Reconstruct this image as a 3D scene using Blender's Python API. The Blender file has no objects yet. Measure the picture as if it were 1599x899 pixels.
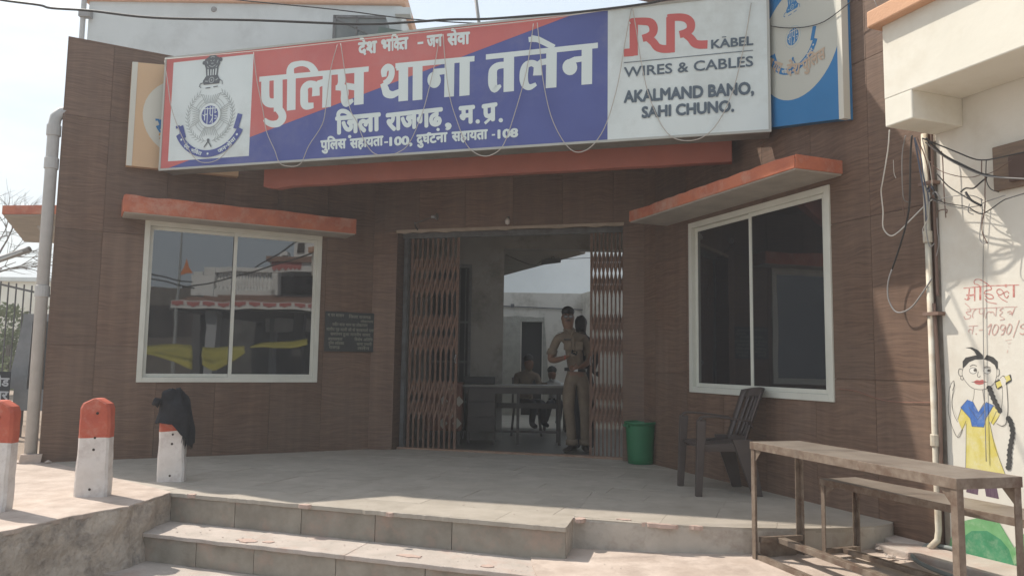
import bpy, bmesh, math, random
from mathutils import Vector as V, Matrix as M4
from mathutils import noise as NZ
random.seed(7)
sc = bpy.context.scene
col = sc.collection
R_ = math.radians

# ------------------------------------------------------------------ camera
IW, IH, F = 1599.0, 899.0, 1215.0
CX, CY, CH = 799.5, 449.5, 1.07
_U = V((185, 12750, -F)).normalized()
_f = V((0, 0, -1)); _Fw = (_f - _U * _f.dot(_U)).normalized(); _X = _Fw.cross(_U)
RM = M4((_X, _Fw, _U))                      # camera axes -> world
CAM = V((0, 0, CH))
cd = bpy.data.cameras.new('camera'); cam = bpy.data.objects.new('camera', cd); col.objects.link(cam)
cam.matrix_world = M4.Translation(CAM) @ RM.to_4x4()
cd.sensor_width = 36.0; cd.lens = F / IW * 36.0; cd.clip_start = 0.05; cd.clip_end = 2000
sc.camera = cam
sc.render.resolution_x, sc.render.resolution_y = 1024, 575

# ------------------------------------------------------------------ sun, sky, exposure
SUN_AZ, SUN_EL = R_(-32.5), R_(50)        # direction the light travels
SUN_STRENGTH, SKY_STRENGTH, EXPOSURE = 3.3, 0.15, 0.74
ld = V((math.cos(SUN_EL) * math.cos(SUN_AZ), math.cos(SUN_EL) * math.sin(SUN_AZ), -math.sin(SUN_EL)))
sd = bpy.data.lights.new('sun', 'SUN'); sd.energy = SUN_STRENGTH; sd.angle = R_(0.6); sd.color = (1.0, 0.93, 0.83)
so = bpy.data.objects.new('sun', sd); col.objects.link(so)
so.rotation_euler = ld.to_track_quat('-Z', 'Y').to_euler(); so.location = (-10, 10, 20)
w = bpy.data.worlds.new('World'); sc.world = w; w.use_nodes = True
nt = w.node_tree; bg = nt.nodes['Background']
sky = nt.nodes.new('ShaderNodeTexSky'); sky.sky_type = 'NISHITA'; sky.sun_disc = False
sky.sun_elevation = SUN_EL; sky.sun_rotation = math.atan2(-ld.x, -ld.y)
sky.air_density = 1.6; sky.dust_density = 4.0; sky.ozone_density = 1.0
tc = nt.nodes.new('ShaderNodeTexCoord')
mp = nt.nodes.new('ShaderNodeMapping'); mp.inputs['Scale'].default_value = (1.2, 1.2, 4.0)
ns = nt.nodes.new('ShaderNodeTexNoise'); ns.inputs['Scale'].default_value = 1.6; ns.inputs['Detail'].default_value = 6; ns.inputs['Roughness'].default_value = .62
cr = nt.nodes.new('ShaderNodeValToRGB'); cr.color_ramp.elements[0].position = .36; cr.color_ramp.elements[1].position = .66
cr.color_ramp.elements[0].color = (.72, .72, .72, 1); cr.color_ramp.elements[1].color = (.95, .95, .95, 1)
mx = nt.nodes.new('ShaderNodeMix'); mx.data_type = 'RGBA'; mx.inputs['B'].default_value = (3.1, 3.5, 3.95, 1)
nt.links.new(tc.outputs['Generated'], mp.inputs[0]); nt.links.new(mp.outputs[0], ns.inputs['Vector'])
nt.links.new(ns.outputs[0], cr.inputs[0]); nt.links.new(cr.outputs[0], mx.inputs['Factor'])
nt.links.new(sky.outputs[0], mx.inputs['A']); nt.links.new(mx.outputs['Result'], bg.inputs['Color'])
bg.inputs['Strength'].default_value = SKY_STRENGTH
sc.view_settings.view_transform = 'Standard'; sc.view_settings.look = 'None'
sc.view_settings.gamma = 1; sc.view_settings.exposure = EXPOSURE

# ------------------------------------------------------------------ pixel <-> place
def ray(x, y): return (RM @ V(((x - CX) / F, -(y - CY) / F, -1))).normalized()
def onz(x, y, z=0.0):
    d = ray(x, y); return CAM + d * ((z - CH) / d.z)
def onpl(x, y, p, n):
    d = ray(x, y); return CAM + d * ((V(p) - CAM).dot(n) / d.dot(n))
class Frame:
    """local frame of an upright plane: x along it, y away from the viewer, z up"""
    def __init__(s, o, dirv):
        d = V((dirv[0], dirv[1], 0)).normalized()
        s.o = V(o); s.x = d; s.y = V((-d.y, d.x, 0)); s.rz = math.atan2(d.y, d.x)
        s.m = M4.Translation(s.o) @ M4.Rotation(s.rz, 4, 'Z')
    def px(s, x, y, off=0.0):
        p = onpl(x, y, s.o + s.y * off, s.y) - s.o
        return V((p.dot(s.x), off, p.z))
    def w(s, x, y, z=0): return s.m @ V((x, y, z))

# ------------------------------------------------------------------ materials
def mat(name, c, rough=.8, c2=None, scale=6.0, stretch=(1, 1, 1), bump=0.0, bscale=60.0, spots=None, spec=.3,
        metal=0.0, rnd=0.0, detail=5, lo=.35, hi=.65, c3=None, s3=1.3):
    m = bpy.data.materials.get(name)
    if m: return m
    m = bpy.data.materials.new(name); m.use_nodes = True; t = m.node_tree; N = t.nodes; L = t.links
    b = N['Principled BSDF']; b.inputs['Roughness'].default_value = rough
    b.inputs['Specular IOR Level'].default_value = spec; b.inputs['Metallic'].default_value = metal
    col4 = lambda k: (k[0], k[1], k[2], 1)
    co = N.new('ShaderNodeTexCoord'); vec = co.outputs['Object']
    if rnd:
        oi = N.new('ShaderNodeObjectInfo'); a = N.new('ShaderNodeVectorMath'); a.operation = 'MULTIPLY_ADD'
        a.inputs[1].default_value = (1, 1, 1)
        sc_ = N.new('ShaderNodeVectorMath'); sc_.operation = 'SCALE'; sc_.inputs[0].default_value = (7, 13, 5)
        L.new(oi.outputs['Random'], sc_.inputs['Scale']); L.new(vec, a.inputs[0]); L.new(sc_.outputs[0], a.inputs[2]); vec = a.outputs[0]
    out = None
    if c2 is not None:
        mpn = N.new('ShaderNodeMapping'); mpn.inputs['Scale'].default_value = stretch; L.new(vec, mpn.inputs[0])
        n1 = N.new('ShaderNodeTexNoise'); n1.inputs['Scale'].default_value = scale; n1.inputs['Detail'].default_value = detail
        n1.inputs['Roughness'].default_value = .6; L.new(mpn.outputs[0], n1.inputs['Vector'])
        r = N.new('ShaderNodeValToRGB'); r.color_ramp.elements[0].position = lo; r.color_ramp.elements[1].position = hi
        r.color_ramp.elements[0].color = col4(c); r.color_ramp.elements[1].color = col4(c2)
        L.new(n1.outputs[0], r.inputs[0]); out = r.outputs[0]
    if c3 is not None:
        n3 = N.new('ShaderNodeTexNoise'); n3.inputs['Scale'].default_value = s3; n3.inputs['Detail'].default_value = 7; n3.inputs['Roughness'].default_value = .7
        L.new(vec, n3.inputs['Vector'])
        r3 = N.new('ShaderNodeValToRGB'); r3.color_ramp.elements[0].position = .5; r3.color_ramp.elements[1].position = .72
        L.new(n3.outputs[0], r3.inputs[0])
        x3 = N.new('ShaderNodeMix'); x3.data_type = 'RGBA'; x3.inputs['B'].default_value = col4(c3)
        if out: L.new(out, x3.inputs['A'])
        else: x3.inputs['A'].default_value = col4(c)
        L.new(r3.outputs[0], x3.inputs['Factor']); out = x3.outputs['Result']
    if rnd:
        hs = N.new('ShaderNodeHueSaturation'); ma = N.new('ShaderNodeMapRange')
        ma.inputs['To Min'].default_value = 1 - rnd; ma.inputs['To Max'].default_value = 1 + rnd
        L.new(oi.outputs['Random'], ma.inputs[0]); L.new(ma.outputs[0], hs.inputs['Value'])
        if out: L.new(out, hs.inputs['Color'])
        else: hs.inputs['Color'].default_value = col4(c)
        out = hs.outputs[0]
    if out: L.new(out, b.inputs['Base Color'])
    else: b.inputs['Base Color'].default_value = col4(c)
    if bump:
        n2 = N.new('ShaderNodeTexNoise'); n2.inputs['Scale'].default_value = bscale; n2.inputs['Detail'].default_value = 4
        L.new(vec, n2.inputs['Vector']); bp = N.new('ShaderNodeBump'); bp.inputs['Strength'].default_value = 1; bp.inputs['Distance'].default_value = bump
        L.new(n2.outputs[0], bp.inputs['Height']); L.new(bp.outputs[0], b.inputs['Normal'])
    return m

def wood_tile():
    m = bpy.data.materials.new('brown woodgrain tile'); m.use_nodes = True; t = m.node_tree; N = t.nodes; L = t.links
    b = N['Principled BSDF']; b.inputs['Roughness'].default_value = .62; b.inputs['Specular IOR Level'].default_value = .25
    co = N.new('ShaderNodeTexCoord'); oi = N.new('ShaderNodeObjectInfo')
    s = N.new('ShaderNodeVectorMath'); s.operation = 'SCALE'; s.inputs[0].default_value = (9, 0, 17); L.new(oi.outputs['Random'], s.inputs['Scale'])
    a = N.new('ShaderNodeVectorMath'); L.new(co.outputs['Object'], a.inputs[0]); L.new(s.outputs[0], a.inputs[1])
    # bend the grain
    wn = N.new('ShaderNodeTexNoise'); wn.inputs['Scale'].default_value = 2.2; wn.inputs['Detail'].default_value = 2
    L.new(a.outputs[0], wn.inputs['Vector'])
    mul = N.new('ShaderNodeVectorMath'); mul.operation = 'MULTIPLY'; mul.inputs[1].default_value = (0, 0, .14); L.new(wn.outputs['Color'], mul.inputs[0])
    a2 = N.new('ShaderNodeVectorMath'); L.new(a.outputs[0], a2.inputs[0]); L.new(mul.outputs[0], a2.inputs[1])
    def grain(scl, st, p0, p1):
        mp_ = N.new('ShaderNodeMapping'); mp_.inputs['Scale'].default_value = st; L.new(a2.outputs[0], mp_.inputs[0])
        n = N.new('ShaderNodeTexNoise'); n.inputs['Scale'].default_value = scl; n.inputs['Detail'].default_value = 6; n.inputs['Roughness'].default_value = .65
        L.new(mp_.outputs[0], n.inputs['Vector'])
        r = N.new('ShaderNodeValToRGB'); r.color_ramp.elements[0].position = p0; r.color_ramp.elements[1].position = p1; L.new(n.outputs[0], r.inputs[0]); return r
    g1 = grain(5, (.55, 1, 13), .3, .62); g1.color_ramp.elements[0].color = (.092, .054, .037, 1); g1.color_ramp.elements[1].color = (.185, .113, .077, 1)
    g2 = grain(9, (.6, 1, 17), .33, .45); g2.color_ramp.elements[0].color = (.5, .48, .47, 1); g2.color_ramp.elements[1].color = (1, 1, 1, 1)
    mm = N.new('ShaderNodeMix'); mm.data_type = 'RGBA'; mm.blend_type = 'MULTIPLY'; mm.inputs['Factor'].default_value = .75
    L.new(g1.outputs[0], mm.inputs['A']); L.new(g2.outputs[0], mm.inputs['B'])
    # dust
    dn = N.new('ShaderNodeTexNoise'); dn.inputs['Scale'].default_value = 1.1; dn.inputs['Detail'].default_value = 6; L.new(a.outputs[0], dn.inputs['Vector'])
    dr = N.new('ShaderNodeValToRGB'); dr.color_ramp.elements[0].position = .4; dr.color_ramp.elements[1].position = .8; dr.color_ramp.elements[1].color = (.45, .45, .45, 1)
    L.new(dn.outputs[0], dr.inputs[0])
    dm = N.new('ShaderNodeMix'); dm.data_type = 'RGBA'; dm.inputs['B'].default_value = (.19, .145, .115, 1)
    L.new(dr.outputs[0], dm.inputs['Factor']); L.new(mm.outputs['Result'], dm.inputs['A']); sp = N.new('ShaderNodeMapping'); sp.inputs['Scale'].default_value = (7, 1, .35); L.new(co.outputs['Object'], sp.inputs[0])
    sn_ = N.new('ShaderNodeTexNoise'); sn_.inputs['Scale'].default_value = 1.6; sn_.inputs['Detail'].default_value = 5; L.new(sp.outputs[0], sn_.inputs['Vector'])
    sr = N.new('ShaderNodeMapRange'); sr.inputs['From Min'].default_value = .35; sr.inputs['From Max'].default_value = .7; sr.inputs['To Min'].default_value = .91; sr.inputs['To Max'].default_value = 1.10; L.new(sn_.outputs[0], sr.inputs[0])
    h0 = N.new('ShaderNodeHueSaturation'); L.new(sr.outputs[0], h0.inputs['Value']); L.new(dm.outputs['Result'], h0.inputs['Color']); dm_out = h0.outputs[0]
    hv = N.new('ShaderNodeHueSaturation'); mr = N.new('ShaderNodeMapRange'); mr.inputs['To Min'].default_value = .88; mr.inputs['To Max'].default_value = 1.12
    L.new(oi.outputs['Random'], mr.inputs[0]); L.new(mr.outputs[0], hv.inputs['Value']); L.new(dm_out, hv.inputs['Color']); L.new(hv.outputs[0], b.inputs['Base Color'])
    rn = N.new('ShaderNodeMapRange'); rn.inputs['To Min'].default_value = .42; rn.inputs['To Max'].default_value = .75; L.new(dn.outputs[0], rn.inputs[0]); L.new(rn.outputs[0], b.inputs['Roughness'])
    return m
MW = wood_tile()
M_core = mat('brown tile mortar', (.16, .10, .072), .9)
M_orange = mat('orange painted cement', (.52, .17, .09), .75, (.40, .12, .07), 5, bump=.004, bscale=25, c3=(.5, .30, .22), s3=3)
M_redband = mat('red brown painted fascia', (.36, .12, .085), .7, (.31, .105, .075), 3, bump=.001, bscale=25)
M_soffit = mat('whitewashed soffit', (.42, .38, .33), .9, (.34, .31, .27), 4, bump=.002)
M_frame = mat('cream aluminium', (.64, .63, .55), .45, (.57, .56, .485), 3, spec=.5)
M_slab = mat('grey slate slab', (.325, .285, .235), .65, (.41, .365, .308), 5, bump=.003, bscale=14, rnd=.05, c3=(.43, .38, .325), s3=3.2, spec=.4, detail=9, lo=.3, hi=.7)
M_riser = mat('grey slate riser', (.235, .207, .168), .75, (.32, .285, .235), 6, bump=.003, bscale=25, rnd=.10, c3=(.36, .26, .205), s3=4.5, detail=9)
M_tread = mat('dusty pink tread stone', (.40, .35, .305), .85, (.50, .43, .38), 5, bump=.004, rnd=.06, c3=(.44, .31, .255), s3=3.4, detail=9)
M_cement = mat('pink dusted cement', (.41, .33, .275), .9, (.54, .45, .385), 4, bump=.006, bscale=18, c3=(.34, .27, .225), s3=3.0, detail=9)
M_plaster = mat('rough stained plaster', (.36, .31, .26), .95, (.50, .43, .36), 9, bump=.02, bscale=26, c3=(.19, .17, .155), s3=6)
M_facew = mat('peeling limewash', (.40, .36, .31), .9, (.47, .42, .36), 6, bump=.006, bscale=20, c3=(.30, .25, .21), s3=5)
M_boll_w = mat('white limewash', (.60, .56, .52), .85, (.68, .64, .60), 8, bump=.004, bscale=20, c3=(.45, .39, .36), s3=6)
M_boll_r = mat('red oxide paint', (.50, .12, .07), .75, (.42, .09, .055), 8, bump=.006, bscale=18, c3=(.50, .22, .16), s3=7)
M_dark = mat('dark hole', (.05, .038, .03), .9)
M_cream = mat('cream painted plaster', (.68, .65, .56), .85, (.73, .70, .61), 1.5, bump=.002, bscale=12, c3=(.60, .55, .45), s3=1.0)
M_mural = mat('off white distemper wall', (.66, .63, .55), .9, (.71, .67, .59), 1.5, bump=.002, bscale=18, c3=(.58, .52, .43), s3=1.2)
M_coping = mat('peach painted coping', (.62, .36, .22), .8, (.56, .32, .20), 4, bump=.002)
M_whitewall = mat('white upper storey plaster', (.60, .62, .60), .9, (.55, .57, .55), 1.2, bump=.003, c3=(.46, .47, .45), s3=.8)
M_pipe = mat('dull white plastic pipe', (.45, .44, .42), .55, (.38, .37, .35), 4, spec=.4)
M_pipe2 = mat('cream painted conduit', (.62, .58, .48), .6, (.48, .40, .30), 9, spec=.4)
M_rustg = mat('rust brown gate paint', (.205, .118, .082), .8, (.145, .083, .058), 14, spec=.35)
M_gategrey = mat('grey gate channel', (.14, .14, .14), .6, (.09, .085, .08), 10)
M_steelr = mat('worn grey brown bench steel', (.16, .115, .085), .55, (.26, .21, .165), 14, bump=.001, bscale=60, c3=(.11, .055, .035), s3=8, spec=.5, metal=.3)
M_benchtop = mat('dusty sheet steel top', (.20, .165, .135), .5, (.27, .225, .185), 5, bump=.001, c3=(.15, .11, .085), s3=3, spec=.5, metal=.3)
M_chair = mat('brown moulded plastic', (.065, .048, .042), .45, (.082, .062, .054), 5, spec=.45)
M_bin = mat('green plastic', (.012, .125, .048), .45, (.016, .15, .06), 4, spec=.45)
M_binh = mat('grey plastic handle', (.30, .32, .31), .5)
M_granite = mat('black granite', (.018, .022, .024), .35, (.03, .035, .037), 40, spec=.5)
M_gold = mat('faded gold paint', (.22, .22, .18), .7)
M_white = mat('white vinyl', (.67, .72, .70), .5, (.62, .67, .65), 2, spec=.4, bump=.003, bscale=2.5, c3=(.52, .55, .52), s3=1.4)
M_red = mat('red vinyl', (.56, .15, .13), .5, (.50, .13, .12), 2, spec=.4, bump=.003, bscale=2.5, c3=(.52, .19, .17), s3=1.4)
M_blue = mat('blue vinyl', (.085, .105, .30), .5, (.075, .092, .27), 2, spec=.4, bump=.003, bscale=2.5, c3=(.14, .15, .30), s3=1.4)
M_text = mat('white print', (.66, .72, .69), .5)
M_grey = mat('slate grey print', (.10, .13, .16), .5)
M_rr = mat('logo red print', (.56, .13, .12), .5)
M_embg = mat('emblem grey ink', (.12, .13, .14), .6)
M_embl = mat('emblem light ink', (.36, .39, .38), .6)
M_sbox = mat('grey sign box sheet', (.24, .24, .22), .6, (.17, .17, .155), 4)
M_rope = mat('pale light string wire', (.48, .44, .39), .6)
M_orsign = mat('orange flex banner', (.62, .42, .25), .6, (.58, .40, .25), 2, spec=.3)
M_blsign = mat('blue flex banner', (.035, .19, .42), .55, (.03, .17, .38), 2, spec=.3)
M_creamv = mat('cream flex print', (.60, .58, .50), .6)
M_cable = mat('black cable', (.045, .043, .042), .5)
M_cablegr = mat('grey cable', (.26, .25, .24), .6)
M_cablew = mat('white cable', (.55, .53, .48), .6)
M_cablebl = mat('blue grey cable', (.10, .12, .17), .6)
M_cablebr = mat('brown cable', (.17, .11, .085), .6)
M_khaki = mat('khaki uniform cloth', (.205, .155, .108), .9, (.15, .112, .078), 9, bump=.014, bscale=11)
M_khaki2 = mat('khaki trouser cloth', (.18, .137, .095), .9, (.135, .10, .07), 8, bump=.014, bscale=11)
M_skin = mat('brown skin', (.19, .10, .062), .55, (.15, .075, .045), 10)
M_hair = mat('black hair', (.008, .007, .007), .6, bump=.003, bscale=120)
M_shoe = mat('dark leather', (.02, .013, .01), .4)
M_belt = mat('dark belt leather', (.015, .014, .016), .45)
M_metal = mat('dull metal', (.4, .4, .4), .4, metal=.8)
M_darkcl = mat('dark clothing', (.02, .02, .026), .9)
M_shirtw = mat('pale shirt', (.5, .5, .48), .9)
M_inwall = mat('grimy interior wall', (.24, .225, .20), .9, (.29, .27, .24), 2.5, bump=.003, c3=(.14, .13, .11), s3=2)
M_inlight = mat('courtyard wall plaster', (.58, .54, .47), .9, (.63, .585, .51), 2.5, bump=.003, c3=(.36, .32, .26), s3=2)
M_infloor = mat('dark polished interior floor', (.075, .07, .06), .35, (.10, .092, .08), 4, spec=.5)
M_yard = mat('courtyard paving', (.35, .33, .28), .9, (.42, .39, .33), 3)
M_desk = mat('dark desk laminate', (.035, .028, .024), .4, (.05, .04, .035), 6)
M_earth = mat('dusty earth', (.26, .20, .155), .95, (.34, .27, .215), 1.4, bump=.02, bscale=8, c3=(.22, .18, .14), s3=.7)
M_asph = mat('dusty street', (.22, .19, .165), .95, (.30, .26, .22), 2, bump=.01, bscale=20)
M_cloth = mat('black rag', (.012, .012, .015), .9, (.02, .02, .024), 20, bump=.004, bscale=40)
M_leaf = mat('dusty hedge leaves', (.10, .13, .045), .8, (.17, .19, .09), 4)
M_leafd = mat('dark tree leaves', (.05, .075, .025), .8, (.08, .11, .04), 4)
M_bark = mat('dry grey bark', (.17, .145, .12), .9, (.11, .095, .08), 12)
def glassmat(name, tint, ior):
    m = bpy.data.materials.new(name); m.use_nodes = True; b = m.node_tree.nodes['Principled BSDF']
    b.inputs['Base Color'].default_value = (*tint, 1); b.inputs['Roughness'].default_value = .015; b.inputs['IOR'].default_value = ior
    b.inputs['Specular IOR Level'].default_value = .5
    N = m.node_tree.nodes; n = N.new('ShaderNodeTexNoise'); n.inputs['Scale'].default_value = 2.2; n.inputs['Detail'].default_value = 1
    co = N.new('ShaderNodeTexCoord'); bp = N.new('ShaderNodeBump'); bp.inputs['Distance'].default_value = .0009
    d1 = N.new('ShaderNodeTexNoise'); d1.inputs['Scale'].default_value = 3; d1.inputs['Detail'].default_value = 8; d1.inputs['Roughness'].default_value = .7
    dr_ = N.new('ShaderNodeValToRGB'); dr_.color_ramp.elements[0].position = .42; dr_.color_ramp.elements[1].position = .8
    dr_.color_ramp.elements[0].color = (*tint, 1); dr_.color_ramp.elements[1].color = (tint[0] + .016, tint[1] + .015, tint[2] + .013, 1)
    m.node_tree.links.new(co.outputs['Object'], d1.inputs['Vector']); m.node_tree.links.new(d1.outputs[0], dr_.inputs[0]); m.node_tree.links.new(dr_.outputs[0], b.inputs['Base Color'])
    m.node_tree.links.new(co.outputs['Object'], n.inputs['Vector']); m.node_tree.links.new(n.outputs[0], bp.inputs['Height']); m.node_tree.links.new(bp.outputs[0], b.inputs['Normal'])
    return m
M_glass = glassmat('dark reflective glass', (.012, .013, .016), 2.15)

# ------------------------------------------------------------------ mesh builder
class MB:
    def __init__(s): s.v = []; s.f = []; s.mi = []; s.k = 0
    def add(s, vs, fs):
        n = len(s.v); s.v += [V(a) for a in vs]; s.f += [tuple(n + i for i in f) for f in fs]; s.mi += [s.k] * len(fs); return s
    def box(s, x0, x1, y0, y1, z0, z1):
        return s.add([(x0, y0, z0), (x1, y0, z0), (x1, y1, z0), (x0, y1, z0), (x0, y0, z1), (x1, y0, z1), (x1, y1, z1), (x0, y1, z1)],
                     [(0, 3, 2, 1), (4, 5, 6, 7), (0, 1, 5, 4), (1, 2, 6, 5), (2, 3, 7, 6), (3, 0, 4, 7)])
    def prism(s, poly, z0, z1):                      # plan polygon, counter-clockwise
        n = len(poly); g = lambda p, z: (p[0], p[1], z(p) if callable(z) else z)
        return s.add([g(p, z0) for p in poly] + [g(p, z1) for p in poly],
                     [tuple(range(n))[::-1], tuple(range(n, 2 * n))] + [(i, (i + 1) % n, n + (i + 1) % n, n + i) for i in range(n)])
    def slabxz(s, poly, y0, y1):                     # outline in x,z extruded in y
        n = len(poly)
        return s.add([(p[0], y0, p[1]) for p in poly] + [(p[0], y1, p[1]) for p in poly],
                     [tuple(range(n)), tuple(range(n, 2 * n))[::-1]] + [(i, n + i, n + (i + 1) % n, (i + 1) % n) for i in range(n)])
    def tube(s, pts, r, n=6, caps=True):
        pts = [V(p) for p in pts]; rings = []; up = V((0, 0, 1))
        rr = r if isinstance(r, (list, tuple)) else [r] * len(pts)
        prev = None; base = len(s.v); vs = []
        for i, p in enumerate(pts):
            t = (pts[min(i + 1, len(pts) - 1)] - pts[max(i - 1, 0)])
            t = t.normalized() if t.length > 1e-9 else V((0, 0, 1))
            if prev is None:
                a = t.cross(up); a = a.normalized() if a.length > .05 else t.cross(V((1, 0, 0))).normalized()
            else:
                a = prev - t * prev.dot(t); a = a.normalized() if a.length > 1e-6 else t.cross(V((1, 0, 0))).normalized()
            prev = a; b = t.cross(a)
            vs += [p + (a * math.cos(q * 2 * math.pi / n) + b * math.sin(q * 2 * math.pi / n)) * rr[i] for q in range(n)]
        fs = []
        for i in range(len(pts) - 1):
            for q in range(n):
                fs.append((i * n + q, i * n + (q + 1) % n, (i + 1) * n + (q + 1) % n, (i + 1) * n + q))
        if caps: fs += [tuple(range(n))[::-1], tuple((len(pts) - 1) * n + q for q in range(n))]
        return s.add(vs, fs)
    def lathe(s, prof, c=(0, 0, 0), n=24, ax='z'):
        vs = []
        for r, h in prof:
            for q in range(n):
                a = q * 2 * math.pi / n; x, y = r * math.cos(a), r * math.sin(a)
                p = (x, y, h) if ax == 'z' else ((x, h, y) if ax == 'y' else (h, x, y))
                vs.append(V(p) + V(c))
        fs = [(i * n + q, i * n + (q + 1) % n, (i + 1) * n + (q + 1) % n, (i + 1) * n + q) for i in range(len(prof) - 1) for q in range(n)]
        return s.add(vs, fs)
    def bar(s, a, b, w_, h_, upv=(0, 0, 1)):         # rectangular bar between two points
        a, b = V(a), V(b); t = (b - a).normalized(); u = V(upv); sx = t.cross(u)
        sx = sx.normalized() if sx.length > 1e-4 else V((1, 0, 0)); uz = sx.cross(t)
        o = []
        for p in (a, b):
            for i, j in ((-1, -1), (1, -1), (1, 1), (-1, 1)): o.append(p + sx * (i * w_ / 2) + uz * (j * h_ / 2))
        return s.add(o, [(0, 1, 2, 3)[::-1], (4, 5, 6, 7), (0, 1, 5, 4), (1, 2, 6, 5), (2, 3, 7, 6), (3, 0, 4, 7)])
    def xf(s, m, start=0):
        for i in range(start, len(s.v)): s.v[i] = m @ s.v[i]
        return s
    def build(s, name, mats, parent=None, smooth=False, world=None, bevel=0.0, rough=0.0):
        me = bpy.data.meshes.new(name); me.from_pydata([tuple(v) for v in s.v], [], s.f)
        for m in (mats if isinstance(mats, (list, tuple)) else [mats]): me.materials.append(m)
        me.polygons.foreach_set('material_index', s.mi)
        bm = bmesh.new(); bm.from_mesh(me)
        bmesh.ops.recalc_face_normals(bm, faces=bm.faces)
        if rough:
            for v in bm.verts: v.co += NZ.noise_vector(v.co * 9) * rough
        bm.to_mesh(me); bm.free()
        if smooth: me.polygons.foreach_set('use_smooth', [True] * len(me.polygons))
        o = bpy.data.objects.new(name, me); col.objects.link(o)
        if bevel:
            bv = o.modifiers.new('bevel', 'BEVEL'); bv.width = bevel; bv.segments = 2; bv.limit_method = 'ANGLE'
        place(o, parent, world); return o
WM = {}
def place(o, parent=None, world=None):
    """world = wanted world matrix; children of an Empty keep their own local coordinates when world is None"""
    if parent:
        o.parent = parent
        pw = WM[parent.name]
        if world is None: WM[o.name] = pw.copy(); o.matrix_basis = M4.Identity(4)
        else: WM[o.name] = world.copy(); o.matrix_basis = pw.inverted() @ world
    else:
        WM[o.name] = (world or M4.Identity(4)).copy(); o.matrix_basis = WM[o.name]
def tag(o, label=None, cat=None, group=None, kind=None):
    if label: o['label'] = label
    if cat: o['category'] = cat
    if group: o['group'] = group
    if kind: o['kind'] = kind
    return o
def thing(name, label, cat, world=None, group=None):
    o = bpy.data.objects.new(name, None); col.objects.link(o); o.empty_display_size = .2
    place(o, None, world); return tag(o, label, cat, group)
def T(x, y, z, rz=0.0): return M4.Translation((x, y, z)) @ M4.Rotation(rz, 4, 'Z')
def share(src, name, parent, world):                 # another object on the same mesh
    o = bpy.data.objects.new(name, src.data); col.objects.link(o); place(o, parent, world); return o
def copy_tree(o, world, label=None, parent=None):
    c = o.copy(); col.objects.link(c)
    place(c, parent, world)
    if label: c['label'] = label
    rel = {ch.name: WM[o.name].inverted() @ WM[ch.name] for ch in o.children}
    for ch in list(o.children): copy_tree(ch, world @ rel[ch.name], None, c)
    return c
def smoothpath(pts, k=6):
    P = [V(p) for p in pts]; out = []
    for i in range(len(P) - 1):
        p0, p1, p2, p3 = P[max(i - 1, 0)], P[i], P[i + 1], P[min(i + 2, len(P) - 1)]
        for j in range(k):
            t = j / k
            out.append(.5 * ((2 * p1) + (p2 - p0) * t + (2 * p0 - 5 * p1 + 4 * p2 - p3) * t * t + (3 * p1 - p0 - 3 * p2 + p3) * t ** 3))
    out.append(P[-1]); return out

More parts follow.
